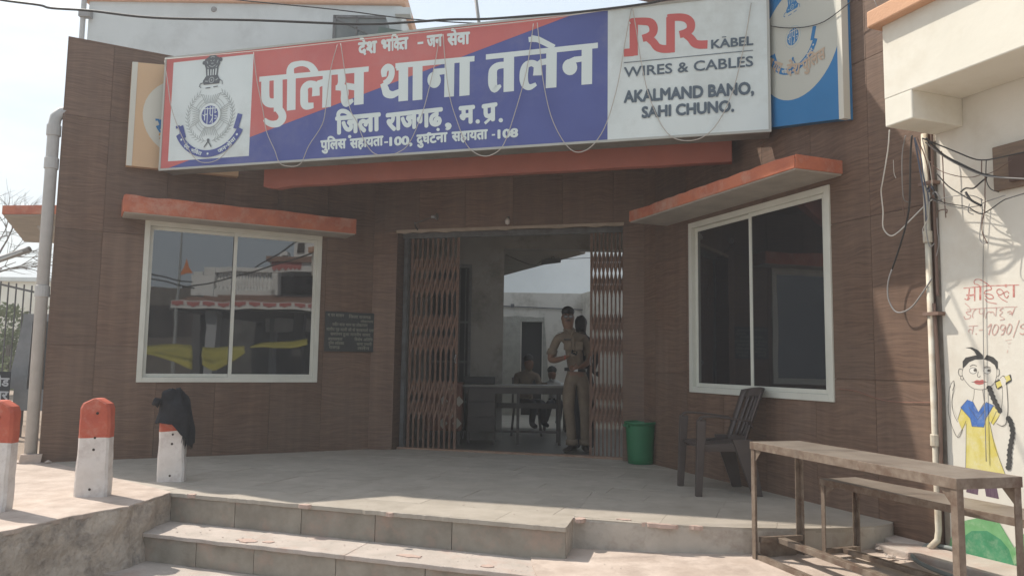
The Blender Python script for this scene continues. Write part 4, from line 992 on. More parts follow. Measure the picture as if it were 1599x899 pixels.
LP = mat('thin line paint', (.11, .10, .09), .9); PP_ = mat('purple paint', (.10, .06, .09), .9, (.15, .10, .13), 12, (6, 1, 1)); LIP = mat('lip paint', (.45, .13, .12), .9)
P.use(PP_)
G = lambda pts, w_=4, sm=True: P.ribbon(pts, w_, sm)
# trousers and legs (coordinates in the lower zoom)
P.zoom(1400, 420, 1.8744)
P.poly([(207, 600), (243, 606), (238, 660), (204, 652)]); P.poly([(252, 606), (285, 598), (300, 672), (262, 664)])
P.zoom(1470, 530, 5.2877).use(YP)
P.poly([(205, 640), (165, 565), (130, 690), (175, 770), (205, 690), (190, 980), (195, 1175), (360, 1200), (555, 1180), (470, 1000), (425, 820), (385, 640), (435, 710), (490, 615), (430, 550), (380, 620)][:0] or [(205, 600), (385, 640), (425, 800), (490, 1010), (560, 1190), (200, 1165), (203, 900)])
P.poly([(165, 560), (208, 610), (204, 690), (168, 755), (130, 675)]); P.poly([(430, 548), (488, 610), (428, 705), (378, 650)])
P.use(BP_).poly([(215, 495), (258, 512), (306, 598), (368, 515), (432, 542), (372, 640), (350, 722), (252, 716), (238, 650), (158, 560)])
P.use(LP)
for pts in ([(215, 495), (158, 560), (238, 650), (252, 716), (350, 722), (372, 640), (432, 542), (368, 515)], [(205, 690), (203, 900), (198, 1165)], [(398, 680), (440, 880), (500, 1040), (555, 1185)], [(165, 560), (130, 675), (168, 750), (204, 670)], [(432, 545), (490, 615), (428, 705)], [(455, 590), (410, 690)], [(225, 555), (300, 660), (360, 580)]): G(pts, 4, False)
# head
SKP = mat('face paint', (.68, .64, .56), .9)
P.use(SKP).disc(322, 285, 150, 125, 30); P.poly([(270, 400), (340, 400), (355, 520), (305, 598), (262, 510)])
P.use(LP); G([(178, 240), (172, 290), (200, 345), (250, 395), (310, 412), (370, 405), (430, 365), (455, 310), (458, 250)], 4)
G([(272, 410), (268, 470), (258, 508)], 4); G([(340, 412), (348, 470), (354, 520), (306, 598), (258, 508)], 4, False)
G([(178, 250), (150, 240), (140, 265), (148, 295), (172, 300)], 4); G([(455, 250), (475, 245), (480, 280), (468, 300), (450, 310)], 4)
G([(160, 305), (160, 325), (178, 330), (180, 312)], 4); G([(450, 318), (450, 335), (465, 340), (470, 322)], 4)
P.use(KP)
P.poly([(176, 238), (175, 180), (200, 148), (290, 128), (270, 95), (235, 72), (195, 66), (250, 62), (300, 85), (340, 125), (352, 160), (375, 125), (430, 145), (465, 180), (466, 235), (455, 248), (440, 210), (400, 180), (350, 162), (280, 165), (230, 185), (198, 220)])
P.use(mat('white eye paint', (.72, .70, .64), .9)).disc(262, 256, 31, 25); P.disc(378, 258, 29, 24)
P.use(LP)
for cx_ in (262, 378): G([(cx_ + 31 * math.cos(a), 256 + 25 * math.sin(a)) for a in [i * math.pi / 8 for i in range(17)]], 4, False)
P.disc(278, 252, 13); P.disc(392, 255, 13); G([(236, 222), (262, 208), (292, 218)], 5); G([(345, 232), (375, 222), (408, 232)], 5)
G([(305, 262), (298, 300), (312, 310), (322, 298)], 4)
P.use(LIP).poly([(262, 348), (292, 332), (315, 336), (340, 330), (366, 346), (345, 366), (312, 372), (285, 366)]); P.use(LP); G([(250, 350), (310, 350), (380, 350)], 3)
# arms
P.use(SKP); P.poly([(75, 350), (105, 335), (110, 400), (90, 470), (90, 560), (135, 660), (168, 740), (130, 800), (90, 720), (60, 600), (60, 460)])
P.poly([(495, 320), (525, 310), (540, 400), (548, 580), (535, 690), (500, 712), (450, 690), (490, 610), (500, 480), (500, 400)])
P.use(LP)
G([(100, 338), (85, 360), (68, 400), (60, 480), (58, 590), (80, 690), (115, 780), (145, 805), (175, 740)], 4); G([(108, 370), (95, 440), (85, 530), (105, 620), (135, 680)], 4); G([(100, 338), (104, 380), (90, 420)], 4); G([(80, 352), (74, 400)], 3)
G([(482, 320), (510, 298), (530, 320), (540, 400), (548, 580), (530, 695), (500, 712), (455, 690)], 4); G([(500, 355), (505, 480), (490, 610)], 4)
P.use(KP).poly([(440, 345), (570, 285), (580, 330), (575, 345), (465, 410), (450, 395)]); P.use(YP).poly([(448, 355), (490, 335), (500, 378), (462, 402)]); P.poly([(522, 305), (560, 292), (572, 330), (535, 352)])
P.use(SKP).poly([(480, 320), (510, 298), (535, 330), (530, 370), (505, 390)]); P.use(LP); G([(482, 322), (510, 300), (533, 330)], 3)
# plait
P.use(KP)
pl1 = smoothpath([V((395, 395, 0)), V((415, 450, 0)), V((445, 520, 0)), V((485, 590, 0))], 4); pl2 = smoothpath([V((550, 645, 0)), V((575, 690, 0)), V((588, 770, 0)), V((575, 850, 0)), V((562, 930, 0)), V((560, 1010, 0)), V((550, 1060, 0))], 4)
for i, p in enumerate(pl1 + pl2): P.disc(p.x + (3 if i % 2 else -3), p.y, 21, 17, 10)
# green hills
P.zoom(1400, 420, 1.8744).use(GP)
P.poly([(148, 842), (158, 790), (170, 755), (200, 735), (250, 725), (300, 740), (330, 790), (345, 815), (375, 770), (420, 740), (470, 740), (470, 880), (375, 868)])
P.use(GP2).poly([(160, 845), (185, 790), (220, 765), (265, 765), (305, 790), (328, 818), (345, 866)]); P.poly([(345, 866), (385, 810), (430, 790), (470, 790), (470, 880)])
P.build('girl_figure', PM)

# ---- tangle of service wires
WT = thing('wire_tangle', 'tangle of loose service wires and cable ends hanging under the balcony corner', 'cables', Rf.m)
def wire(pts, off, r, m, name='wire'):
    if not isinstance(off, (list, tuple)): off = [off] * len(pts)
    if len(off) == 2: off = [off[0] + (off[1] - off[0]) * i / (len(pts) - 1) for i in range(len(pts))]
    q = smoothpath([Rf.px(x, y, o_) for (x, y), o_ in zip(pts, off)], 5)
    return MB().tube(q, r * .72, 6).build(name, m, WT, smooth=True)
wire([(1389, 203), (1387, 230), (1384, 250), (1378, 285), (1376, 300), (1379, 330), (1379, 355), (1390, 368), (1403, 362), (1420, 345), (1440, 325), (1456, 311)], (-.42, -.06), .006, M_cablew)
wire([(1414, 212), (1409, 240), (1409, 290), (1412, 312), (1422, 316)], (-.40, -.12), .005, M_cablegr)
wire([(1409, 300), (1410, 325), (1413, 338)], (-.12, -.1), .005, M_cablebr)
wire([(1424, 212), (1422, 240), (1421, 290), (1420, 320), (1415, 350), (1405, 385), (1393, 420)], (-.40, -.08), .0085, M_cable)
wire([(1393, 420), (1387, 440), (1387, 465), (1397, 485), (1410, 487), (1425, 478), (1440, 458), (1455, 435)], (-.08, -.06), .0075, M_cablegr)
wire([(1428, 215), (1434, 250), (1441, 290), (1445, 320), (1446, 345)], (-.38, -.1), .007, M_cablebl)
wire([(1428, 215), (1438, 245), (1442, 275), (1448, 300), (1452, 318)], (-.38, -.1), .006, M_cablebl)
wire([(1432, 215), (1446, 250), (1452, 290), (1456, 310)], (-.38, -.08), .005, M_cablebr)
wire([(1440, 216), (1446, 240), (1452, 260), (1456, 290)], (-.35, -.08), .004, M_cablew)
wire([(1448, 300), (1450, 330), (1446, 350), (1448, 370), (1452, 385), (1459, 380)], (-.1, -.08), .005, M_cablegr)
wire([(1452, 300), (1449, 340), (1441, 358), (1444, 378)], (-.12, -.08), .004, M_cablew)
for a_, b_, m_ in (((1452, 308), (1470, 314), M_cablegr), ((1448, 296), (1462, 310), M_cable), ((1450, 300), (1458, 296), M_cablebl)):
    wire([a_, ((a_[0] + b_[0]) / 2, a_[1] - 8), b_], -.07, .009, m_, 'taped_joint')
wire([(1440, 216), (1460, 224), (1490, 236), (1520, 248), (1537, 250), (1552, 248), (1575, 243), (1599, 238), (1640, 230)], [-.38, -.3, -.22, -.18, -.16, -.15, -.14, -.12, -.12], .006, M_cable)
wire([(1446, 216), (1458, 228), (1475, 243), (1500, 256), (1530, 270), (1550, 275), (1575, 278), (1640, 282)], [-.38, -.3, -.22, -.2, -.18, -.16, -.14, -.12], .009, M_cable)
wire([(1445, 222), (1462, 236), (1490, 254), (1530, 272), (1560, 277), (1640, 281)], [-.3, -.24, -.2, -.18, -.16, -.12], .006, M_cablegr)
wire([(1452, 252), (1465, 265), (1490, 274), (1515, 277), (1532, 273), (1550, 269), (1580, 250)], (-.16, -.1), .004, M_cablebr)
wire([(1462, 270), (1480, 290), (1500, 303), (1518, 314), (1530, 320)], (-.16, -.12), .0055, M_cable)
wire([(1508, 300), (1516, 312), (1532, 321)], -.13, .010, M_cable, 'taped_joint')
wire([(1500, 300), (1508, 294), (1520, 294), (1530, 286), (1541, 277)], -.14, .007, M_cable)
wire([(1456, 310), (1480, 318), (1510, 323), (1530, 334), (1545, 328), (1565, 314), (1580, 308), (1640, 290)], (-.10, -.16), .0045, M_cable)
wire([(1458, 312), (1470, 318), (1500, 324), (1525, 322), (1540, 315), (1570, 305)], (-.09, -.13), .004, M_cablegr)
wire([(1458, 314), (1480, 308), (1500, 305), (1520, 306), (1535, 313)], (-.08, -.12), .004, M_cablegr)
wire([(1533, 250), (1533, 270), (1538, 275), (1538, 300), (1538, 325), (1534, 345), (1534, 363), (1542, 380)], -.15, .0045, M_cablebr)
wire([(1540, 250), (1540, 280), (1547, 295), (1560, 300)], -.13, .004, M_cable)
wire([(1532, 310), (1534, 330), (1531, 355), (1530, 372), (1535, 380), (1543, 378)], -.12, .004, M_cablegr)
wire([(1514, 318), (1512, 330), (1520, 335)], -.13, .004, M_cablegr)
wire([(1470, 236), (1472, 250), (1474, 300), (1477, 340)], -.06, .005, M_cablebr)
wire([(1463, 340), (1465, 330), (1478, 327), (1478, 333)], -.06, .005, M_cablebr)
wire([(1463, 340), (1464, 360), (1466, 380), (1462, 400)], -.06, .004, M_cablegr)
wire([(1537, 318), (1535, 420), (1536, 560), (1540, 720)], [-.02, -.012, -.012, -.012], .0035, M_cablegr)
wire([(1395, 250), (1396, 270), (1399, 278)], -.05, .003, M_cablew)
wire([(1309, 607), (1335, 610), (1370, 622), (1400, 627), (1462, 628)], -.02, .003, mat('pinkish thread', (.3, .14, .1), .7))
wire([(1365, 0), (1378, 30), (1388, 50), (1398, 62), (1420, 66)], (-.2, -.1), .003, M_cablegr)
# blue grey hose on the ground by the pipe
hz = thing('grey_hose', 'grey hose curled on the ground at the foot of the conduit', 'hose')
MB().tube(smoothpath([V((2.86, 5.03, -.07)), onz(1455, 850, -.08), onz(1438, 858, -.11), onz(1425, 868, -.115), onz(1440, 880, -.115), onz(1470, 893, -.115), onz(1520, 910, -.12)]), .014, 8).build('hose', mat('grey hose', (.2, .22, .21), .6), hz, smooth=True)
sb = MB(); c0 = onz(1420, 848, -.12)
sb.prism([(c0.x - .16, c0.y - .10), (c0.x + .14, c0.y - .16), (c0.x + .22, c0.y + .02), (c0.x + .02, c0.y + .14), (c0.x - .17, c0.y + .06)], -.16, -.085)
tag(sb.build('stone_slab', M_tread, bevel=.008), 'loose flat stone lying beside the conduit foot', 'stone')
gt = MB(); g5 = random.Random(77)
for i in range(260):
    if i % 3 == 0: c = onz(g5.uniform(150, 850), g5.uniform(832, 850) + 0, -.22); c = e1a.lerp(e1b, g5.random()) + V((-sdir.y, sdir.x)) * g5.uniform(.02, .34); p = V((c.x, c.y, -.219))
    elif i % 3 == 1: p = V((g5.uniform(.6, 2.6), g5.uniform(3.6, 5.1), 0)); p.z = apz(p.x) + .004
    else: c = P_FL.lerp(P_FR, g5.random()) + V((-sdir.y, sdir.x)) * g5.uniform(.0, 2.6); p = V((c.x, c.y, .002))
    s_ = g5.uniform(.003, .010); gt.lathe([(0, -.2 * s_), (s_, 0), (0, s_ * .5)], p, 5)
tag(gt.build('grit', M_tread), 'scattered grit and crumbs on the porch steps and apron', 'grit', kind='stuff')
rb = MB(); rgb_ = random.Random(5)
for i in range(14):
    c = onz(1385 + rgb_.uniform(-15, 70), 850 + rgb_.uniform(-6, 22), -.13); s_ = rgb_.uniform(.01, .028)
    k = len(rb.v); rb.lathe([(0, -s_ * .5), (s_, 0), (0, s_ * .6)], (c.x, c.y, -.125), 6)
tag(rb.build('gravel', M_tread), 'small stones scattered on the concrete apron', 'gravel', kind='stuff')

# ================================================================== drain pipe at the left end
dpl = thing('drain_pipe', 'dull white drain pipe with an elbow at its top against the left wing', 'pipe', Lf.m)
px_, py_ = -.085, .03
MB().tube([(px_, py_, .06), (px_, py_, 3.46), (px_ + .01, py_, 3.54), (px_ + .05, py_ + .01, 3.60), (px_ + .14, py_ + .02, 3.63)], .058, 14).build('pipe', M_pipe, dpl, smooth=True)
for z in (1.72, 3.40, 3.05): MB().lathe([(.058, -.06), (.068, -.055), (.068, .055), (.058, .06)], (px_, py_, z), 16).build('collar', M_pipe, dpl, smooth=False)
MB().box(px_ - .09, px_ + .10, py_ - .09, py_ + .1, -.02, .09).build('concrete_foot', M_cement, dpl, rough=.02)
rb = MB()
for i in range(60):
    a = rgb_.uniform(0, 1); p = Lf.w(-.9 + a * 1.0, rgb_.uniform(-.12, .5)); s_ = rgb_.uniform(.012, .045)
    rb.lathe([(0, -s_ * .4), (s_, rgb_.uniform(-.2, .2) * s_), (0, s_ * .7)], (p.x, p.y, .012), 6)
tag(rb.build('rubble', M_cement), 'small rubble heaped at the foot of the drain pipe', 'rubble', kind='stuff')

# ================================================================== bollards
def bollard(label, c, wd, dp_, h, red, rz, lean=0.0):
    t = thing('bollard', label, 'bollard', T(c.x, c.y, 0, rz) @ M4.Rotation(lean, 4, 'Y'), 'red topped stone posts on the ledge')
    def sect(z):
        k = 1 - .10 * z / h; top = max(0, (z - (h - .10)) / .10); k2 = math.sqrt(max(0.0, 1 - top * top)) * .75 + .25 if top > 0 else 1
        return wd / 2 * k * k2, dp_ / 2 * k
    def blk(z0, z1, nseg, nm, m):
        b = MB(); rings = []
        for i in range(nseg + 1):
            z = z0 + (z1 - z0) * i / nseg; hx, hy = sect(z); c_ = .018
            rings.append([(-hx + c_, -hy), (-hx * .33, -hy), (hx * .33, -hy), (hx - c_, -hy), (hx, -hy + c_), (hx, hy - c_), (hx - c_, hy), (-hx + c_, hy), (-hx, hy - c_), (-hx, -hy + c_)])
        n = 10
        vs = [(x, y, z0 + (z1 - z0) * i / nseg) for i, r in enumerate(rings) for x, y in r]
        fs = [(i * n + j, i * n + (j + 1) % n, (i + 1) * n + (j + 1) % n, (i + 1) * n + j) for i in range(nseg) for j in range(n)] + [tuple(range(n))[::-1], tuple(nseg * n + j for j in range(n))]
        b.add(vs, fs); return b.build(nm, m, t, rough=.009)
    blk(-.01, h * (1 - red), 6, 'post', M_boll_w); blk(h * (1 - red), h, 8, 'painted_cap', M_boll_r)
    hl = MB()
    for (x, z) in ((.02, h * .85), (.015, h * .60), (.01, h * .48), (.0, h * .08)):
        hy = sect(z)[1]; hl.lathe([(0, -.003), (.009, -.002), (.011, .004)], (x, -hy - .002, z), 10, 'y')
    hl.build('bolt_hole', M_dark, t)
    return t
bollard('chipped red and white stone post standing second from the left', V((onz(138, 776).x, onz(138, 776).y + .06, 0)), .245, .13, .745, .40, R_(6))
bollard('red and white stone post cut off by the left picture edge', V((onz(-10, 800).x - .065, onz(-10, 800).y + .06, 0)), .25, .13, .755, .38, R_(4), R_(2))
b3p = V((onz(264, 752).x, onz(264, 752).y + .05, 0))
bollard('stone post with a black rag thrown over its top', b3p, .225, .12, .675, .36, R_(8), R_(-1.5))
# rag
rg = MB(); nu, nv = 36, 14; rs = random.Random(3)
for i in range(nv + 1):
    for j in range(nu):
        a = j * 2 * math.pi / nu; f_ = i / nv
        rx = .05 + .092 * math.sin(min(f_ * 1.3, 1) * math.pi / 2); z = .82 - .010 * i - .16 * f_ ** 1.6 * (1.0 + 1.1 * max(0, math.cos(a))) 
        nn = NZ.noise(V((math.cos(a) * 1.6, math.sin(a) * 1.6, f_ * 2.2))) * .045 + NZ.noise(V((math.cos(a) * 5, math.sin(a) * 5, f_ * 3))) * .018
        rg.v.append(V((rx * math.cos(a) * (1.05) + nn * math.cos(a), rx * .72 * math.sin(a) + nn * math.sin(a), z + nn * .6)))
for i in range(nv):
    for j in range(nu): rg.f.append((i * nu + j, i * nu + (j + 1) % nu, (i + 1) * nu + (j + 1) % nu, (i + 1) * nu + j)); rg.mi.append(0)
rg.f.append(tuple(range(nu))[::-1]); rg.mi.append(0)
rgt = thing('black_rag', 'tattered black rag draped over the third stone post', 'rag', T(b3p.x + .01, b3p.y - .01, -.03, R_(8)))
rg.build('cloth', M_cloth, rgt, smooth=True)
fr2 = MB()
for k in range(34):
    a = rs.uniform(-.7, 1.0) - .3; rr = .132; x, y = rr * math.cos(a) * 1.04, rr * .74 * math.sin(a); z0 = .54 - .12 * max(0, math.cos(a)) + rs.uniform(0, .04); L_ = rs.uniform(.05, .14)
    fr2.tube([(x, y, z0 + .06), (x + rs.uniform(-.008, .012), y + rs.uniform(-.01, .01), z0 - L_ * .5), (x + rs.uniform(-.012, .012), y, z0 - L_)], [.007, .005, .002], 4)
fr2.build('fringe', M_cloth, rgt)
tl = MB().tube([(-.13, -.03, .70), (-.165, -.035, .715), (-.19, -.02, .69)], [.045, .035, .012], 8); tl.build('knot', M_cloth, rgt, smooth=True)

# ================================================================== bin and chair
bc = onz(1003, 726); bt = thing('waste_bin', 'green plastic waste bin with one grey handle beside the gate', 'bin', T(bc.x, bc.y + .13, 0, R_(20)))
MB().lathe([(0, .004), (.128, .004), (.134, .015), (.140, .12), (.150, .28), (.158, .40), (.160, .425), (.172, .428), (.174, .445), (.166, .452), (.158, .44), (.150, .40), (.135, .03), (0, .02)], (0, 0, 0), 32).build('tub', M_bin, bt, smooth=True)
hd = MB().tube(smoothpath([(.155, -.05, .40), (.19, -.06, .41), (.20, -.05, .375), (.175, -.04, .33), (.155, -.035, .345)]), .008, 6)
hd.build('handle', M_binh, bt, smooth=True); MB().box(.13, .185, -.09, .01, .395, .425).build('handle_lug', M_bin, bt, bevel=.006)
for s_ in (1,): MB().box(-.185, -.14, -.05, .05, .395, .425).build('handle_lug', M_bin, bt, bevel=.006)

# brown plastic armchair, facing the left (local +x forward)
ct = thing('plastic_armchair', 'empty brown plastic armchair facing left on the porch below the right window', 'chair', T(1.80, 6.78, 0, math.pi + R_(3)))
def leg(a, b, w0, w1, t_, nm='leg'):
    m = MB(); a, b = V(a), V(b)
    for p, w_ in ((a, w0), (b, w1)):
        for i, j in ((-1, -1), (1, -1), (1, 1), (-1, 1)): m.v.append(p + V((i * w_ / 2, j * t_ / 2, 0)))
    m.f = [(3, 2, 1, 0), (4, 5, 6, 7), (0, 1, 5, 4), (1, 2, 6, 5), (2, 3, 7, 6), (3, 0, 4, 7)]; m.mi = [0] * 6
    return m.build(nm, M_chair, ct, bevel=.006)
for s_ in (-1, 1):
    leg((.265, s_ * .275, 0), (.235, s_ * .265, .62), .052, .075, .045)
    leg((-.235, s_ * .25, 0), (-.115, s_ * .235, .46), .085, .17, .032)
    am_ = MB()
    path = smoothpath([(.255, s_ * .265, .615), (.22, s_ * .268, .645), (.08, s_ * .27, .642), (-.08, s_ * .262, .625), (-.17, s_ * .245, .61), (-.20, s_ * .235, .56)], 4)
    for i, p in enumerate(path):
        for x_, z_ in ((-.032, -.008), (.032, -.008), (.036, .010), (-.036, .010)): am_.v.append(V((p.x, p.y + x_, p.z + z_ + (0 if abs(x_) < .034 else -.004))))
    for i in range(len(path) - 1):
        for j in range(4): am_.f.append((i * 4 + j, i * 4 + (j + 1) % 4, i * 4 + 4 + (j + 1) % 4, i * 4 + 4 + j)); am_.mi.append(0)
    am_.f += [(3, 2, 1, 0), tuple(len(path) * 4 - 4 + j for j in range(4))]; am_.mi += [0, 0]
    am_.build('armrest', M_chair, ct, smooth=True)
    MB().add([(.23, s_ * .25, .36), (-.16, s_ * .235, .36), (-.19, s_ * .232, .46), (-.03, s_ * .235, .43), (.22, s_ * .25, .415), (.23, s_ * .24, .36), (-.16, s_ * .225, .36), (-.19, s_ * .222, .46), (-.03, s_ * .225, .43), (.22, s_ * .24, .415)],
             [(0, 1, 2, 3, 4), (9, 8, 7, 6, 5), (0, 5, 6, 1), (1, 6, 7, 2), (2, 7, 8, 3), (3, 8, 9, 4), (4, 9, 5, 0)]).build('side_apron', M_chair, ct)
st_ = MB(); nx2 = 12
for i in range(nx2 + 1):
    f_ = i / nx2; x = .25 - .43 * f_; z = .425 - .03 * math.sin(f_ * math.pi) - (.03 * (1 - min(f_ * 6, 1)))
    for j in range(7): yy = -.235 + .47 * j / 6; st_.v.append(V((x, yy, z + .012 * abs(j - 3) / 3)))
for i in range(nx2):
    for j in range(6): a = i * 7 + j; st_.f.append((a, a + 1, a + 8, a + 7)); st_.mi.append(0)
so_ = st_.build('seat', M_chair, ct, smooth=True); sm_ = so_.modifiers.new('thick', 'SOLIDIFY'); sm_.thickness = .012
# back: two side rails, top rail, vertical slats
def backp(u_, v_):      # u -1..1 across, v 0..1 up
    return V((-.175 - .155 * v_ - .05 * (1 - u_ * u_) * (.5 + .5 * v_) + .045 * u_ * u_, u_ * (.225 + .01 * v_), .41 + .475 * v_ - .03 * u_ * u_ * v_))
def bslat(u0, u1, v0, v1, nm, nu_=1):
    m = MB(); nv_ = 8
    for i in range(nv_ + 1):
        for j in range(nu_ + 1): m.v.append(backp(u0 + (u1 - u0) * j / nu_, v0 + (v1 - v0) * i / nv_))
    for i in range(nv_):
        for j in range(nu_): a = i * (nu_ + 1) + j; m.f.append((a, a + 1, a + nu_ + 2, a + nu_ + 1)); m.mi.append(0)
    o_ = m.build(nm, M_chair, ct, smooth=True); md = o_.modifiers.new('thick', 'SOLIDIFY'); md.thickness = .014; md.offset = 0
bslat(-1, -.80, 0, 1, 'back_rail'); bslat(.80, 1, 0, 1, 'back_rail'); bslat(-.8, .8, .84, 1.0, 'top_rail', 8); bslat(-.8, .8, 0, .12, 'lower_rail', 8)
for k in range(6): u0 = -.70 + k * .25; bslat(u0, u0 + .15, .12, .84, 'back_slat')

# ================================================================== steel table and bench
def steel(nm, label, cat, fl, dirx, L_, Wd, ztop, gz, rim, legw, extra):
    rz = math.atan2(dirx.y, dirx.x); t = thing(nm, label, cat, T(fl.x, fl.y, 0, rz))
    # local x along the length, y away
    tp = MB().box(0, L_, 0, Wd, ztop - .004, ztop); tp.build('top_sheet', M_benchtop, t)
    rm = MB(); rm.box(-.002, L_ + .002, -.004, 0, ztop - rim, ztop + .001); rm.box(-.002, L_ + .002, Wd, Wd + .004, ztop - rim, ztop + .001); rm.box(-.006, -.002, -.004, Wd + .004, ztop - rim, ztop + .001); rm.box(L_ + .002, L_ + .006, -.004, Wd + .004, ztop - rim, ztop + .001)
    rm.build('folded_rim', M_steelr, t, bevel=.0015)
    z_ = lambda x, y: apz((T(fl.x, fl.y, 0, rz) @ V((x, y, 0))).x) + .002 if gz is None else gz
    for x, y, sx, sy in ((.0, .0, 1, 1), (L_, .0, -1, 1), (.0, Wd, 1, -1), (L_, Wd, -1, -1)):
        m = MB(); z0 = z_(x, y); a, b = sorted((x, x + sx * legw)); c, d_ = sorted((y + sy * .001, y + sy * .006)); m.box(a, b, c, d_, z0, ztop - .006)
        a, b = sorted((x, x + sx * .005)); c, d_ = sorted((y + sy * .006, y + sy * legw)); m.box(a, b, c, d_, z0, ztop - .006)
        m.build('leg', M_steelr, t)
        g_ = MB().add([(x + sx * .006, y + sy * .008, ztop - rim), (x + sx * .11, y + sy * .008, ztop - rim), (x + sx * .006, y + sy * .008, ztop - rim - .11), (x + sx * .006, y + sy * .011, ztop - rim), (x + sx * .11, y + sy * .011, ztop - rim), (x + sx * .006, y + sy * .011, ztop - rim - .11)], [(0, 1, 2), (5, 4, 3), (0, 3, 4, 1), (1, 4, 5, 2), (2, 5, 3, 0)])
        g_.build('gusset', M_steelr, t)
    zf = z_(0, 0)
    if extra:
        MB().box(.005, L_ - .005, .010, .045, zf + .0, zf + .03).build('foot_rail', M_steelr, t)
        for x in (.006, L_ - .036): MB().box(x, x + .03, .046, Wd - .008, zf + .10, zf + .135).build('end_rail', M_steelr, t, bevel=.002)
        MB().box(.04, L_ - .04, Wd * .45, Wd * .45 + .05, zf + .095, zf + .13).build('middle_rail', M_steelr, t, bevel=.002)
        MB().box(.012, .016, .05, Wd - .05, zf, zf + .10).build('kick_plate', M_steelr, t)
    else:
        MB().box(.006, .036, .01, Wd - .01, zf + .03, zf + .06).build('end_rail', M_steelr, t)
        MB().box(L_ - .036, L_ - .006, .01, Wd - .01, zf + .03, zf + .06).build('end_rail', M_steelr, t)
        MB().box(.04, L_ - .04, Wd * .45, Wd * .45 + .04, zf + .03, zf + .06).build('middle_rail', M_steelr, t)
    return t
ZT = .575
tFL, tFR, tBL = onz(1172, 689, ZT), onz(1493, 747, ZT), onz(1245, 685, ZT)
dT = (tFR - tFL); dT.z = 0
steel('steel_table', 'tall narrow rusty steel table with a bare sheet top in front of the right wall', 'table', tFL, dT.normalized(), dT.length, .37, ZT, None, .048, .038, True)
ZB = .345
bFL, bFR = onz(1281, 747, ZB), onz(1599, 811, ZB)
dB = (bFR - bFL); dB.z = 0
steel('steel_bench', 'low rusty steel bench standing behind the tall steel table', 'bench', bFL, dB.normalized(), 1.95, .29, ZB, None, .040, .032, False)

# ================================================================== overhead cables and pole
def cable(pts, y, r, m, label):
    q = [onpl(x, yy, (0, y, 0), V((0, 1, 0))) for x, yy in pts]
    o_ = MB().tube(smoothpath(q, 5), r, 6).build('overhead_cable', m, smooth=True); return tag(o_, label, 'cable', 'service cables crossing above the sign')
cable([(-60, -12), (0, 0), (60, 8), (80, 13), (140, 17), (240, 28), (400, 32), (560, 38), (640, 35), (700, 31), (760, 30), (830, 25), (905, 19), (1010, 6), (1060, -6)], 6.2, .010, M_cable, 'thick black cable sagging across the top left of the facade')
cable([(340, -8), (370, 0), (520, 15), (640, 30), (750, 37), (800, 36)], 7.4, .006, M_cable, 'thin black cable running from the upper edge to behind the sign')
pl = thing('roof_pole', 'thin grey pole rising behind the middle of the signboard', 'pole')
q0, q1 = onpl(738, -40, (0, 9.5, 0), V((0, 1, 0))), onpl(751, 60, (0, 9.5, 0), V((0, 1, 0)))
MB().tube([q0, q1, q1 + V((.05, 0, -1.2))], .022, 8).build('pole_tube', M_cablegr, pl, smooth=True)

# ================================================================== white building behind, upper left
UB = thing('upper_storey', 'plain white upper storey rising behind the left wing with an orange topped parapet', 'building')
def ubp(x, y, d=15.0): return onpl(x, y, (0, d, 0), V((0, 1, 0)))
a_, b_ = ubp(137, 30), ubp(627, 45)
zt_ = ubp(500, 0).z
MB().box(a_.x, b_.x, 15.0, 19, 3.0, 8.25).build('wall', M_whitewall, UB, world=I, bevel=.03)
MB().box(a_.x - .1, b_.x + .08, 14.93, 19, 8.0 + .14, 8.42).build('coping', M_coping, UB, world=I, bevel=.03)
c0, c1_ = ubp(523, 27, 14.6), ubp(602, 55, 14.6)
EW = c1_.x - c0.x
m = MB(); m.box(c0.x, c0.x + EW, 14.6, 15.0, 5.8, c0.z + .0)
m.build('glazed_enclosure', mat('dusty tinted glass', (.10, .115, .115), .25, (.15, .16, .15), 3), UB, world=I)
fr3 = MB(); fr3.box(c0.x - .03, c0.x + .02, 14.57, 14.6, 5.8, c0.z + .03); fr3.box(c0.x, c0.x + EW, 14.57, 14.599, c0.z - .02, c0.z + .03); fr3.box(c0.x + .42, c0.x + .45, 14.57, 14.599, 5.8, c0.z)
fr3.bar((c0.x, 14.58, c0.z - .02), (c0.x + EW, 14.58, c0.z - .5), .02, .03); fr3.build('enclosure_frame', M_gategrey, UB, world=I)
gn = MB(); g0 = ubp(592, 42, 13.9); g1 = ubp(640, 50, 13.9); g2 = ubp(660, 62, 13.9)
gn.add([(g0.x, 13.9, g0.z), (g1.x, 13.9, g1.z), (g2.x + .3, 13.9, g2.z - .4), (g0.x - .2, 13.9, g2.z - .6), (g0.x, 14.6, g0.z + .1), (g1.x + .2, 14.6, g1.z), (g2.x + .5, 14.6, g2.z - .4), (g0.x - .2, 14.6, g2.z - .6)], [(0, 1, 2, 3), (7, 6, 5, 4), (0, 4, 5, 1), (1, 5, 6, 2), (2, 6, 7, 3), (3, 7, 4, 0)])
tag(gn.build('green_tarpaulin', mat('green shade cloth', (.06, .10, .085), .9, (.09, .13, .11), 3)), 'dark green tarpaulin sheet tied beside the upper storey balcony', 'tarpaulin')
vp = ubp(135, 40); MB().tube([(vp.x - .05, 14.95, 9), (vp.x - .05, 14.95, 4)], .05, 8).build('rain_pipe', M_pipe, UB, world=I); MB().box(vp.x - .1, vp.x + .12, 14.86, 15.0, ubp(137, 30).z, ubp(137, 20).z).build('bracket', M_cablegr, UB, world=I)
vv = ubp(334, 15); MB().lathe([(0, -.02), (.05, -.01), (.06, .01), (.03, .03)], (vv.x, 14.99, vv.z), 14, 'y').build('vent_cap', M_cablegr, UB, world=I)
